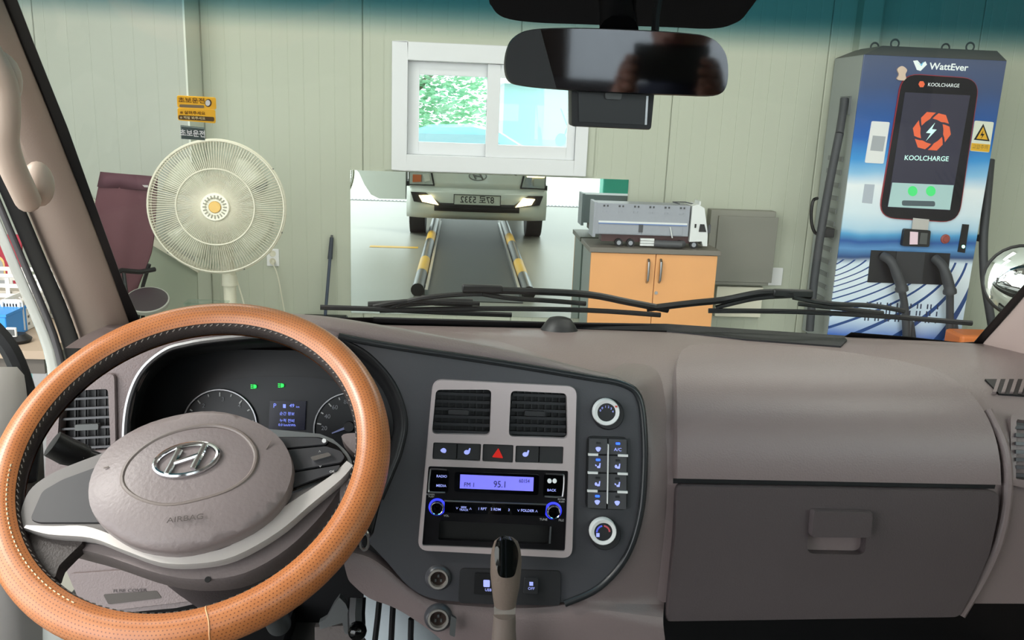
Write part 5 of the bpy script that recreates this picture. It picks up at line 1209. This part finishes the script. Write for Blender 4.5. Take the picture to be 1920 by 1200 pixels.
M_rim = mat('dark_rim_leather', '3a3230', .5, bump=(500, .3))
MB().loft([[wpt(2*math.pi*i/96, 2*math.pi*j/14, WR, Wr*.93) for j in range(14)] for i in range(96)], cu=True, cv=True).build('rim', M_rim, sw_)
stm = MB()
for i in range(150):
    t = 2*math.pi*i/150; p0, p1 = wpt(t, math.radians(146), WR, Wr*1.0), wpt(t+.018, math.radians(153), WR, Wr*.98); stm.tube([p0, p1], .0006, 4)
stm.build('stitching', mat('grey_thread', '8a8078', .8), sw_, kind='stuff')
stm = MB()
for i in range(34):
    t = math.radians(188+i*1.8); stm.tube([wpt(t, math.radians(118), WR, Wr*1.01), wpt(t+.016, math.radians(118), WR, Wr*1.01)], .0007, 4)
stm.build('pale_stitching', mat('pale_thread', 'e0cca8', .8), sw_, kind='stuff')
MB().tube([wpt(math.radians(-71.5+.4*math.sin(j)), math.radians(-60+j*18), WR, Wr*1.005) for j in range(12)], .0008, 5).build('cover_seam', mat('seam_brown', 'e0a878', .6), sw_)
W0 = Plane(WC, WN); WH = W0.shift(.022)
M_hub = mat('taupe_airbag_vinyl', '7f7473', .42, bump=(240, .2))
hub = cr([(165, 935), (170, 890), (200, 840), (260, 800), (330, 778), (400, 770), (465, 785), (520, 815), (547, 860), (545, 905), (520, 950), (470, 990), (400, 1020), (330, 1034), (260, 1025), (210, 1000), (178, 970)], 3)
hc = (357, 902)
def hr(x, y):
    a_ = math.radians(-13); dx, dy = x-hc[0], y-hc[1]; u_ = (dx*math.cos(a_)+dy*math.sin(a_))/196; v_ = (-dx*math.sin(a_)+dy*math.cos(a_))/128
    return min(1, math.hypot(u_, v_))
patch('airbag_pad', WH, hub, M_hub, sw_, off=lambda x, y: .013*(1-hr(x, y)**3), th=.035, grid=18, bev=3, bevm=.006, smooth=60)
WH2 = W0.shift(.034)
MB().tube([WH2.hit(*p)[0]-WN*(.0045*hr(*p)) for p in cr([(228, 902), (240, 862), (285, 824), (345, 801), (405, 795), (452, 811), (478, 845), (470, 885), (432, 916), (375, 936), (312, 946), (257, 932)], 4)], .0024, 8, True).build('pad_ring', mat('ring_taupe', '7a6f6a', .35), sw_)
O, u, v, n, s_ = frame(WH2, 351, 864, -11, .001)
vs_ = (WH2.hit(351, 869)[0]-WH2.hit(351, 859)[0]).length/10
hbadge(O, u, v, n, 58*s_, 29*vs_*.97, M_chrome, sw_, th=.003, wr=.15)
tpx('airbag_text', 'AIRBAG', W0.shift(.0342), 348, 973, 11, mat('embossed_letters', '4a413e', .5), sw_, rot=-7, off=.0008, xs=1.25)
for x_, y_, r_ in ((199, 876, -15), (504, 834, -60)): patch('pad_mark', W0.shift(.0285), rect(x_, y_, 9, 2, r_), mat('embossed_letters2', '857a74', .5), sw_, off=.0005, th=.001)
# spokes
WS1 = W0.shift(.004)
M_spk = mat('spoke_grey', '6b6765', .4); M_spk2 = mat('spoke_dark', '38373a', .45)
lsk = patch('left_spoke', WS1, cro([(36, 985), (40, 950), (60, 912), (110, 880), (200, 845), (290, 812)], 4)+[(300, 1000), (200, 1012), (90, 1002), (48, 995)], M_spk, sw_, off=0, th=.016, bev=3, bevm=.003)
patch('spoke_inset', WS1, rp([(57, 975), (80, 922), (118, 900), (205, 868), (210, 982), (72, 982)], 9), M_spk2, lsk, off=.002, th=.004, bev=2, bevm=.002)
rsk = patch('right_spoke', WS1, [(470, 800), (540, 806), (600, 812)]+cro([(625, 822), (650, 845), (661, 868), (652, 890), (600, 918), (540, 946)], 4)+[(480, 990)], M_steel, sw_, off=0, th=.016, bev=3, bevm=.003)
patch('key_field', WS1, rp([(500, 822), (600, 822), (634, 838), (655, 866), (640, 888), (560, 920), (500, 946)], 8), M_gblack, rsk, off=.003, th=.004)
kf = [('upper_key', [(505, 824), (596, 825), (618, 832), (612, 838), (508, 848)]), ('middle_key', [(508, 851), (612, 841), (640, 850), (648, 862), (640, 872), (508, 895)]), ('lower_key', [(508, 898), (640, 876), (634, 888), (560, 915), (508, 932)])]
for nm, pts in kf: patch(nm, WS1, rp(pts, 4), M_spk2, rsk, off=.0055, th=.003, bev=1.2, bevm=.001)
patch('roller', WS1, rp([(584, 866), (618, 857), (624, 863), (590, 873)], 3), M_chrome, rsk, off=.010, th=.006)
for st_, x_, y_ in (('∧', 601, 852), ('∨', 602, 880), ('OK', 624, 890)): tpx('legend', st_, WS1, x_, y_, 4.5, M_wtxt, rsk, rot=-8, off=.0062)
patch('icon', WS1, ell(609, 832, 4, 4), M_wtxt, rsk, off=.0062, th=.0005)
ban = cro([(42, 990), (90, 1003), (170, 1010), (230, 1032), (300, 1056), (370, 1058), (440, 1044), (520, 1000), (580, 950), (640, 900), (664, 872)], 4)+cro([(650, 862), (620, 890), (560, 930), (500, 970), (430, 1022), (360, 1036), (280, 1028), (220, 1005), (160, 985), (100, 985), (48, 983)], 4)
patch('silver_trim', W0.shift(.008), ban, mat('spoke_silver', 'd6d0cc', .3, .35), sw_, off=0, th=.012, bev=3, bevm=.004)
und = cro([(60, 995), (110, 1020), (200, 1045), (300, 1078), (380, 1088), (460, 1076), (540, 1030), (610, 960), (655, 890)], 4)+[(600, 900), (400, 1000), (200, 980)]
patch('lower_shroud', W0.shift(-.012), und, M_hub, sw_, off=0, th=.03, bev=4, bevm=.006)
p, n = W0.shift(-.012).hit(390, 1087); MB().cyl(p, p+n*.001, .003, n=10).build('screw_hole', M_black, sw_)
patch('spoke_root', W0.shift(-.004), cr([(44, 990), (100, 1002), (156, 1012), (135, 1038), (112, 1062), (100, 1085), (66, 1050)], 3), M_rim, sw_, off=0, th=.016, bev=3, bevm=.004)
patch('spoke_root', W0.shift(-.004), cr([(640, 905), (664, 880), (678, 900), (668, 940), (640, 950)], 3), M_hub, sw_, off=0, th=.014)
patch('spoke_root', W0.shift(-.004), cr([(640, 818), (660, 812), (678, 818), (674, 852), (656, 842)], 3), M_hub, sw_, off=0, th=.014)
co = thing('steering_column', WC-WN*.3, 'brown plastic steering column shroud below the wheel', 'steering column')
MB().lathe([(.03, -.015), (.075, -.03), (.085, -.08), (.08, -.16), (.06, -.30), (0, -.30)], WC+WB*-.015, WN, caps=False).build('shroud', M_dash2, co)
MB().lathe([(.018, -.30), (.018, -.5)], WC, WN, caps=False).build('shaft', M_dsteel, co)
p = atY(672, 1005, .93)
MB().cyl(atY(640, 985, .95), atY(600, 990, .93), .018, n=14).build('ignition_barrel', M_black, co)
ky = thing('ignition_key', atY(680, 1020, .90), 'chrome key ring hanging right of the steering column', 'key')
MB().tube([atY(683+8*math.cos(t), 1013+18*math.sin(t), .90) for t in [i*math.pi/8 for i in range(16)]], .0022, 6, True).build('key_loop', M_chrome, ky)
MB().tube([atY(655, 996, .93), atY(672, 1000, .91), atY(682, 998, .90)], .004, 8).build('key_shank', M_steel, ky)
sk_ = thing('light_stalk', atY(140, 850, .92), 'black light stalk left of the steering wheel hub', 'stalk')
P_ = [atY(98, 832, .90), atY(125, 846, .905), atY(160, 857, .915), atY(200, 868, .93), atY(300, 890, .95)]
MB().tube(P_[:3], [.015, .0155, .013], 12).build('tip', M_black, sk_); MB().tube(P_[2:], [.0105, .008, .008], 10).build('arm', mat('stalk_grey', '2b2d2b', .3), sk_)
SKP = Plane(P_[2]+Vector((0, -.012, .004)), (0, -1, .35))
tpx('stalk_symbol', '※', SKP, 155, 858, 8, M_wtxt, sk_, rot=14, off=.001)
# ------------------------------------------------------------------ gear lever
gl = thing('gear_lever', atY(945, 1220, .93)-Vector((0, 0, .03)), 'grey gear lever with glossy black top and silver collar', 'gear lever')
GY = .93; mpp = GY/FPX*1.03
def gsec(y, w_, d_, cx_): 
    c = atY(cx_, y, GY); return [c+Vector((math.cos(t)*w_*mpp/2, math.sin(t)*d_*mpp/2, 0)) for t in [i*math.pi/12 for i in range(24)]]
M_gk = mat('taupe_gear_knob', '77695f', .5, bump=(260, .3))
MB().loft([gsec(y, w_, w_*d_, c_) for y, w_, d_, c_ in ((1006, 8, .5, 949), (1009, 30, .5, 949), (1016, 48, .6, 949), (1030, 58, .65, 949), (1050, 63, .7, 949), (1075, 62, .75, 948), (1100, 57, .8, 948), (1120, 50, .85, 947), (1134, 45, .9, 947))], cu=True, caps=True).build('knob', M_gk, gl)
GPL = Plane(atY(949, 1050, GY-.0185), (0, -.97, .24))
patch('gloss_insert', GPL, cr([(927, 1040), (930, 1022), (940, 1011), (957, 1011), (968, 1022), (972, 1042), (968, 1066), (961, 1080), (938, 1080), (931, 1064)], 4), mat('gloss_black_insert', '0a0d0c', .04, coat=.5), gl, off=lambda x, y: .004-.004*((x-949)/24)**2, th=.012, grid=9, smooth=60)
MB().loft([gsec(1133, 45, .9, 947), gsec(1152, 43, .9, 946)], cu=True, caps=True).build('collar', MATS['socket_chrome'], gl)
MB().loft([gsec(y, w_*(1+.04*math.sin(y)), w_*.9, c_) for y, w_, c_ in ((1152, 44, 946), (1165, 46, 946), (1180, 50, 945), (1200, 52, 945), (1230, 60, 945), (1280, 90, 945))], cu=True, caps=True).build('boot', mat('taupe_boot_leather', '7d7068', .55, bump=(60, .5)), gl)
# ------------------------------------------------------------------ footwell
MB().add([atY(682, 1100, 1.25), atY(860, 1100, 1.25), atY(860, 1300, 1.2), atY(682, 1300, 1.2)], [(0, 1, 2, 3)]).build('footwell_liner', mat('pale_blue_felt', 'b9c2c6', .8, bump=(200, .2)), label='pale felt liner of the footwell beside the pedals', cat='liner', solid=.01)
for k, pts in enumerate(([(712, 1120), (708, 1160), (702, 1210)], [(737, 1135), (735, 1170), (733, 1215)], [(771, 1160), (770, 1190), (770, 1220)])):
    MB().tube([atY(x, y, 1.16) for x, y in pts], .0045, 8).build('cable', M_rubber, label=('thick black cable nearest the pedal knob in the footwell', 'middle black cable in front of the pale footwell liner', 'short black cable under the lower power socket')[k], cat='cable', group='footwell cables')
br = thing('pedal_bracket', atY(630, 1190, 1.05), 'grey metal pedal bracket with a black knob under the dashboard', 'bracket')
patch('plate', YPlane(1.05), [(598, 1168), (612, 1160), (625, 1135), (636, 1120), (648, 1132), (655, 1150), (655, 1190), (646, 1188), (642, 1168), (600, 1180)], mat('bracket_grey', '77797a', .4, .5), br, th=.01)
patch('tread', YPlane(1.07), [(590, 1176), (660, 1172), (690, 1215), (590, 1220)], mat('tread_rubber', '6d6562', .7, bump=(150, .6)), br, th=.01)
MB().sph(atY(670, 1183, 1.03), .013, 14, 8).build('knob', M_gblack, br)
MB().tube([atY(670, 1120, 1.06), atY(668, 1150, 1.05), atY(669, 1178, 1.04)], .012, 8).build('arm', M_black, br)
# ------------------------------------------------------------------ pillars
def strip_loft(stations, m, name, parent, sub=1, **kw):
    """stations: list of [(px,py,dY)...]; depth is measured from the glass"""
    rows = []
    for st_ in stations:
        r0 = WS.hit(*st_[0][:2])[0].y
        rows.append([atY(x, y, r0+d_) for x, y, d_ in st_])
    return MB().loft(rows).build(name, m, parent, sub=sub, solid=.004, **kw)
lp_ = thing('left_pillar_trim', WS.hit(200, 520)[0], 'beige trim of the left windshield pillar with a grab handle', 'pillar trim')
strip_loft([[(x, y, -.004), (x-w_*.25, y, -.03), (x-w_*.6, y, -.045), (x-w_, y, -.03)] for x, y, w_ in ((-150, -400, 130), (-20, -60, 130), (12, 0, 130), (50, 100, 128), (92, 200, 128), (130, 300, 126), (170, 400, 122), (207, 500, 118), (225, 550, 112), (243, 600, 110), (262, 655, 110), (285, 720, 120))], M_pill, 'trim', lp_)
strip_loft([[(x-w_+2, y, -.032), (x-w_-14, y, -.03), (x-w_-34, y, -.02)] for x, y, w_ in ((-20, -60, 130), (50, 100, 128), (92, 200, 128), (130, 300, 126), (170, 400, 122), (207, 500, 118), (225, 550, 112), (243, 600, 110), (262, 655, 110), (285, 720, 120))], M_rubber, 'door_seal', lp_)
strip_loft([[(x-w_-33, y, -.018), (x-w_-42, y, -.026), (x-w_-52, y, -.012)] for x, y, w_ in ((-20, -60, 130), (92, 200, 128), (170, 400, 122), (207, 500, 118), (243, 600, 110), (262, 655, 110), (285, 720, 120))], mat('grey_seal', '5c5a5e', .6), 'outer_seal', lp_)
strip_loft([[(x-w_-51, y, -.01), (x-w_-55, y, -.012), (x-w_-76, y, -.0)] for x, y, w_ in ((-20, -60, 130), (92, 200, 128), (170, 400, 122), (207, 500, 118), (243, 600, 110), (262, 655, 106), (280, 720, 112), (290, 800, 130))], M_paint, 'door_jamb', lp_)
gh = catmull([atY(x, y, d_) for x, y, d_ in ((-40, 70, .93), (-8, 125, .92), (8, 165, .925), (12, 215, .93), (10, 265, .935), (22, 310, .945), (40, 350, .96), (52, 375, .975))], 4)
M_hand = mat('cream_grab_handle', 'c0ab9c', .45)
ghb = MB().tube(gh, [.0135]*len(gh), 14).sph(gh[-1], .0135).build('grab_handle', M_hand, lp_)
MB().sph(atY(72, 345, 1.0), .017, 16, 10, (1, .8, 1.5)).build('handle_foot', M_hand, ghb)
MB().sph(atY(0, 150, .935), .021, 16, 10, (1, .9, 1.4)).build('handle_head', M_hand, ghb)
rpil = thing('right_pillar_trim', WS.hit(1880, 620)[0], 'pale pinkish trim of the right windshield pillar', 'pillar trim')
strip_loft([[(1832, 652, -.004), (1846, 664, -.02), (1890, 690, -.06), (1960, 725, -.14)], [(1850, 632, -.004), (1868, 640, -.03), (1920, 665, -.08), (2000, 690, -.16)], [(1890, 588, -.004), (1910, 595, -.035), (1970, 610, -.08), (2060, 630, -.16)], [(1930, 540, -.004), (1955, 545, -.035), (2020, 560, -.08), (2110, 580, -.16)], [(2010, 445, -.004), (2035, 450, -.03), (2100, 460, -.08), (2190, 480, -.16)], [(2250, 170, -.004), (2275, 175, -.03), (2340, 190, -.08), (2430, 210, -.14)], [(2480, -120, -.004), (2505, -115, -.03), (2570, -100, -.07), (2650, -90, -.10)]], mat('pinkish_pillar', 'b3a09b', .6, bump=(500, .1)), 'trim', rpil)
# door sill, seal and kick area left of the wheel
sd = thing('door_sill', atY(40, 1150, .95)-Vector((0, 0, .1)), 'pale grey door sill and step trim at the lower left', 'door sill')
MB().loft([[atY(-60, 690, 1.05), atY(20, 690, 1.10), atY(62, 740, 1.15)], [atY(-60, 900, 1.0), atY(10, 900, 1.03), atY(70, 900, 1.10)], [atY(-60, 1230, .92), atY(30, 1230, .95), atY(110, 1230, 1.0)]]).build('step_panel', mat('step_grey', 'b8b3af', .6), sd, solid=.01)
MB().loft([[atY(70, 940, 1.08), atY(100, 940, 1.08)], [atY(40, 1060, 1.02), atY(75, 1060, 1.02)], [atY(60, 1230, .97), atY(140, 1230, .97)]]).build('jamb', M_paint, sd, solid=.01)
MB().tube(catmull([atY(-30, 600, 1.12), atY(15, 650, 1.12), atY(45, 720, 1.12), atY(60, 800, 1.10), atY(50, 900, 1.05)], 4), .012, 8).build('rubber_seal', M_rubber, sd)
# ------------------------------------------------------------------ rear-view mirror and dash camera
RM = YPlane(.885)
rm = thing('rear_view_mirror', atY(1156, 170, .885), 'black framed rear-view mirror hanging from the windshield', 'mirror')
ho = cr([(946, 125), (951, 90), (966, 67), (1000, 54), (1080, 51), (1180, 54), (1290, 61), (1335, 70), (1360, 95), (1367, 130), (1362, 165), (1340, 180), (1270, 179), (1160, 175), (1060, 169), (985, 162), (955, 152)], 4)
patch('housing', RM, ho, M_black, rm, off=0, th=.035, bev=4, bevm=.006)
mirm = mat('dusty_rear_mirror', '62636a', .05, 1, var=.3, vscale=9)
RMt = Plane(atY(1156, 115, .884), (-.225, -1, -.075))
patch('mirror_glass', RMt, inset(ho, 7), mirm, rm, off=.014, th=.026)
MB().tube([atY(1160, 60, .90), atY(1158, 20, .93), atY(1156, -40, .97)], [.020, .019, .022], 14).build('stalk', M_gblack, rm)
MB().tube([atY(1228, 62, .91), atY(1230, 30, .93), atY(1240, -30, .96)], .004, 8).build('wire', M_black, rm)
dc = thing('dash_camera', atY(1148, 243, .91), 'black dash camera box under the rear-view mirror', 'dash camera')
DCP = YPlane(.905)
patch('body', DCP, rp([(1070, 160), (1229, 168), (1222, 244), (1071, 237)], 7), M_black, dc, off=0, th=.03, bev=3, bevm=.004)
patch('screen', DCP, [(1084, 172), (1212, 178), (1208, 234), (1085, 228)], mat('camera_screen', '0b0b0c', .35), dc, off=.002, th=.003)
patch('edge_highlight', DCP, [(1211, 180), (1215, 180), (1212, 234), (1208, 234)], M_steel, dc, off=.0025, th=.002)
patch('clip', DCP, rp([(1133, 174), (1164, 175), (1162, 187), (1134, 186)], 3), M_dsteel, dc, off=.008, th=.006)
# ------------------------------------------------------------------ outside round mirror at the right front corner
xm_c = atY(1918, 527, 1.62); xn = Vector((-.62, -.75, .12)).normalized()
om = thing('round_outside_mirror', xm_c-Vector((0, 0, .08)), 'round convex outside mirror beyond the right pillar', 'mirror')
MB().lathe([(.074, -.02), (.074, .004), (.07, .006), (.066, .003)], xm_c, xn, caps=False).build('rim', M_black, om)
MB().lathe([(.068*math.sin(t)/math.sin(.8), .004+.05*(math.cos(t)-math.cos(.8))) for t in [.8*i/10 for i in range(11)][::-1]], xm_c, xn, caps=False).build('convex_glass', mat('convex_silver', 'e0e4e2', .02, 1), om)
MB().lathe([(.074, -.02), (.06, -.045), (0, -.055)], xm_c, xn, caps=False).build('shell', M_black, om)
MB().tube([xm_c+Vector((.03, .03, 0)), xm_c+Vector((.08, .0, .15)), xm_c+Vector((.02, -.25, .35))], .009, 8).build('bracket', M_black, om)
# ------------------------------------------------------------------ the photographer on the seat, seen only in the rear-view mirror
pe_ = thing('person', (-.02, -.33, .92), 'person in a navy cap and dark jacket taking the photo, reflected in the rear-view mirror', 'person')
def skin_body(name, J, E_, m, parent, root, sub=2):
    me = bpy.data.meshes.new(name); names = list(J); o0 = origin_of(parent)
    me.from_pydata([Vector(J[k][0])-o0 for k in names], [(names.index(a_), names.index(b_)) for a_, b_ in E_], [])
    o = bpy.data.objects.new(name, me); C.objects.link(o); o.parent = parent; me.materials.append(m)
    o.modifiers.new('skin', 'SKIN')
    for i, k in enumerate(names):
        sv = me.skin_vertices[0].data[i]; r = J[k][1]; sv.radius = r if isinstance(r, tuple) else (r, r); sv.use_root = (k == root)
    s = o.modifiers.new('sub', 'SUBSURF'); s.levels = sub; s.render_levels = sub
    dg = bpy.context.evaluated_depsgraph_get(); dg.update()
    m2 = bpy.data.meshes.new_from_object(o.evaluated_get(dg)); o.modifiers.clear(); o.data = m2
    m2.polygons.foreach_set('use_smooth', [True]*len(m2.polygons))
    return o
px, py = -.02, -.33
M_jk = mat('dark_jacket', '2b3242', .8); M_skin = mat('skin', 'c08a6c', .5); M_trs = mat('grey_trousers', '4a4a50', .8)
J = {'pelvis': ((px, py-.02, .98), (.15, .11)), 'belly': ((px, py, 1.10), (.14, .10)), 'chest': ((px, py+.0, 1.27), (.16, .105)), 'neck': ((px, py+.02, 1.40), .055), 'neck2': ((px, py+.04, 1.46), .05)}
E_ = [('pelvis', 'belly'), ('belly', 'chest'), ('chest', 'neck'), ('neck', 'neck2')]
for s, n_ in ((-1, 'l'), (1, 'r')):
    J['sh'+n_] = ((px+s*.17, py, 1.33), .062); J['el'+n_] = ((px+s*.25, py+.10, 1.12), .046); J['wr'+n_] = ((px+s*.09, py+.25, 1.36), .033)
    J['hip'+n_] = ((px+s*.10, py+.08, .96), .09); J['kn'+n_] = ((px+s*.13, py+.46, .98), .068); J['an'+n_] = ((px+s*.13, py+.55, .68), .045)
    E_ += [('chest', 'sh'+n_), ('sh'+n_, 'el'+n_), ('el'+n_, 'wr'+n_), ('pelvis', 'hip'+n_), ('hip'+n_, 'kn'+n_), ('kn'+n_, 'an'+n_)]
skin_body('clothed_body', J, E_, M_jk, pe_, 'pelvis')
# head with nose, ears and chin
hd = Vector((px, py+.07, 1.565))
rows = []
for z, wx, wy, oy in ((-.115, .015, .02, .045), (-.105, .042, .045, .03), (-.08, .056, .068, .015), (-.04, .066, .083, .005), (0, .072, .09, 0), (.04, .073, .092, -.004), (.075, .066, .083, -.008), (.10, .045, .06, -.01), (.112, .012, .015, -.01)):
    r = []
    for k in range(24):
        a_ = 2*math.pi*k/24; x, y = math.sin(a_)*wx, math.cos(a_)*wy+oy
        if math.cos(a_) > .93 and -.05 < z < .03: y += .022 if k == 0 else .006
        if abs(math.sin(a_)) > .96 and -.05 < z < .03: x *= 1.12
        r.append(hd+Vector((x, y, z)))
    rows.append(r)
hdo = MB().loft(rows, cu=True, caps=True).build('head', M_skin, pe_, sub=1)
for s in (-1, 1):
    MB().sph(hd+Vector((s*.029, .083, .004)), .011, 10, 6).build('eye', M_white, hdo)
    MB().sph(hd+Vector((s*.029, .0925, .004)), .0045, 8, 5).build('pupil', M_black, hdo)
    MB().tube([hd+Vector((s*.045, .079, .024)), hd+Vector((s*.03, .088, .028)), hd+Vector((s*.014, .09, .025))], .004, 6).build('eyebrow', M_black, hdo)
MB().tube([hd+Vector((-.022, .088, -.058)), hd+Vector((0, .093, -.06)), hd+Vector((.022, .088, -.058))], .005, 8).build('mouth', mat('lips', '9a5a4c', .5), hdo)
M_cap = mat('navy_cap', '26345c', .8)
cp = MB().loft([[hd+Vector((math.sin(a_)*wx, math.cos(a_)*wy-.004, z)) for a_ in [2*math.pi*k/24 for k in range(24)]] for z, wx, wy in ((.035, .079, .099), (.06, .079, .098), (.09, .07, .086), (.115, .045, .056), (.125, .01, .012))], cu=True, caps=True).build('cap', M_cap, pe_, sub=1)
MB().loft([[hd+Vector((x*.075, .085+d_*(1-.35*x*x), .04-.012*d_*8*0-.02*x*x)) for x in [-1+i/4 for i in range(9)]] for d_ in (0, .035, .07)]).build('brim', mat('cap_white_brim', 'c8ccd4', .7), cp, solid=.004)
# phone held by both hands
pp = thing('phone', (px, -.045, 1.42), 'black smartphone held up by the person, behind the view', 'phone')
MB().box((px+.02, -.06, 1.47), (.155, .009, .075)).build('phone_body', M_gblack, pp, bev=.004)
MB().box((px+.02, -.0655, 1.47), (.145, .002, .068)).build('phone_screen', mat('phone_screen', '303438', .1), pp, smooth=0)
for s, n_ in ((-1, 'l'), (1, 'r')):
    wr_p = Vector(J['wr'+n_][0]); pc = Vector((px+.02+s*.085, -.075, 1.445))
    HJ = {'w': (wr_p, .03), 'p0': ((wr_p+pc)/2+Vector((s*.004, 0, 0)), (.026, .034)), 'p1': (pc, (.016, .036))}
    HE = [('w', 'p0'), ('p0', 'p1')]
    for f_ in range(4):
        b0 = pc+Vector((s*.004, .004, .03-f_*.019)); L_ = (.032, .036, .033, .026)[f_]
        HJ['a%d' % f_] = (b0, .0095); HJ['b%d' % f_] = (b0+Vector((-s*.004, L_*.8, .004)), .0085); HJ['c%d' % f_] = (b0+Vector((-s*(.004+L_*.7), L_*.9, .004)), .0075)
        HE += [('p1', 'a%d' % f_), ('a%d' % f_, 'b%d' % f_), ('b%d' % f_, 'c%d' % f_)]
    HJ['t0'] = ((wr_p+pc)/2+Vector((-s*.012, -.012, .018)), .012); HJ['t1'] = (pc+Vector((-s*.018, -.012, .022)), .0095); HJ['t2'] = (pc+Vector((-s*.036, -.004, .032)), .008)
    HE += [('p0', 't0'), ('t0', 't1'), ('t1', 't2')]
    skin_body('hand', HJ, HE, M_skin, pe_, 'w', 1)
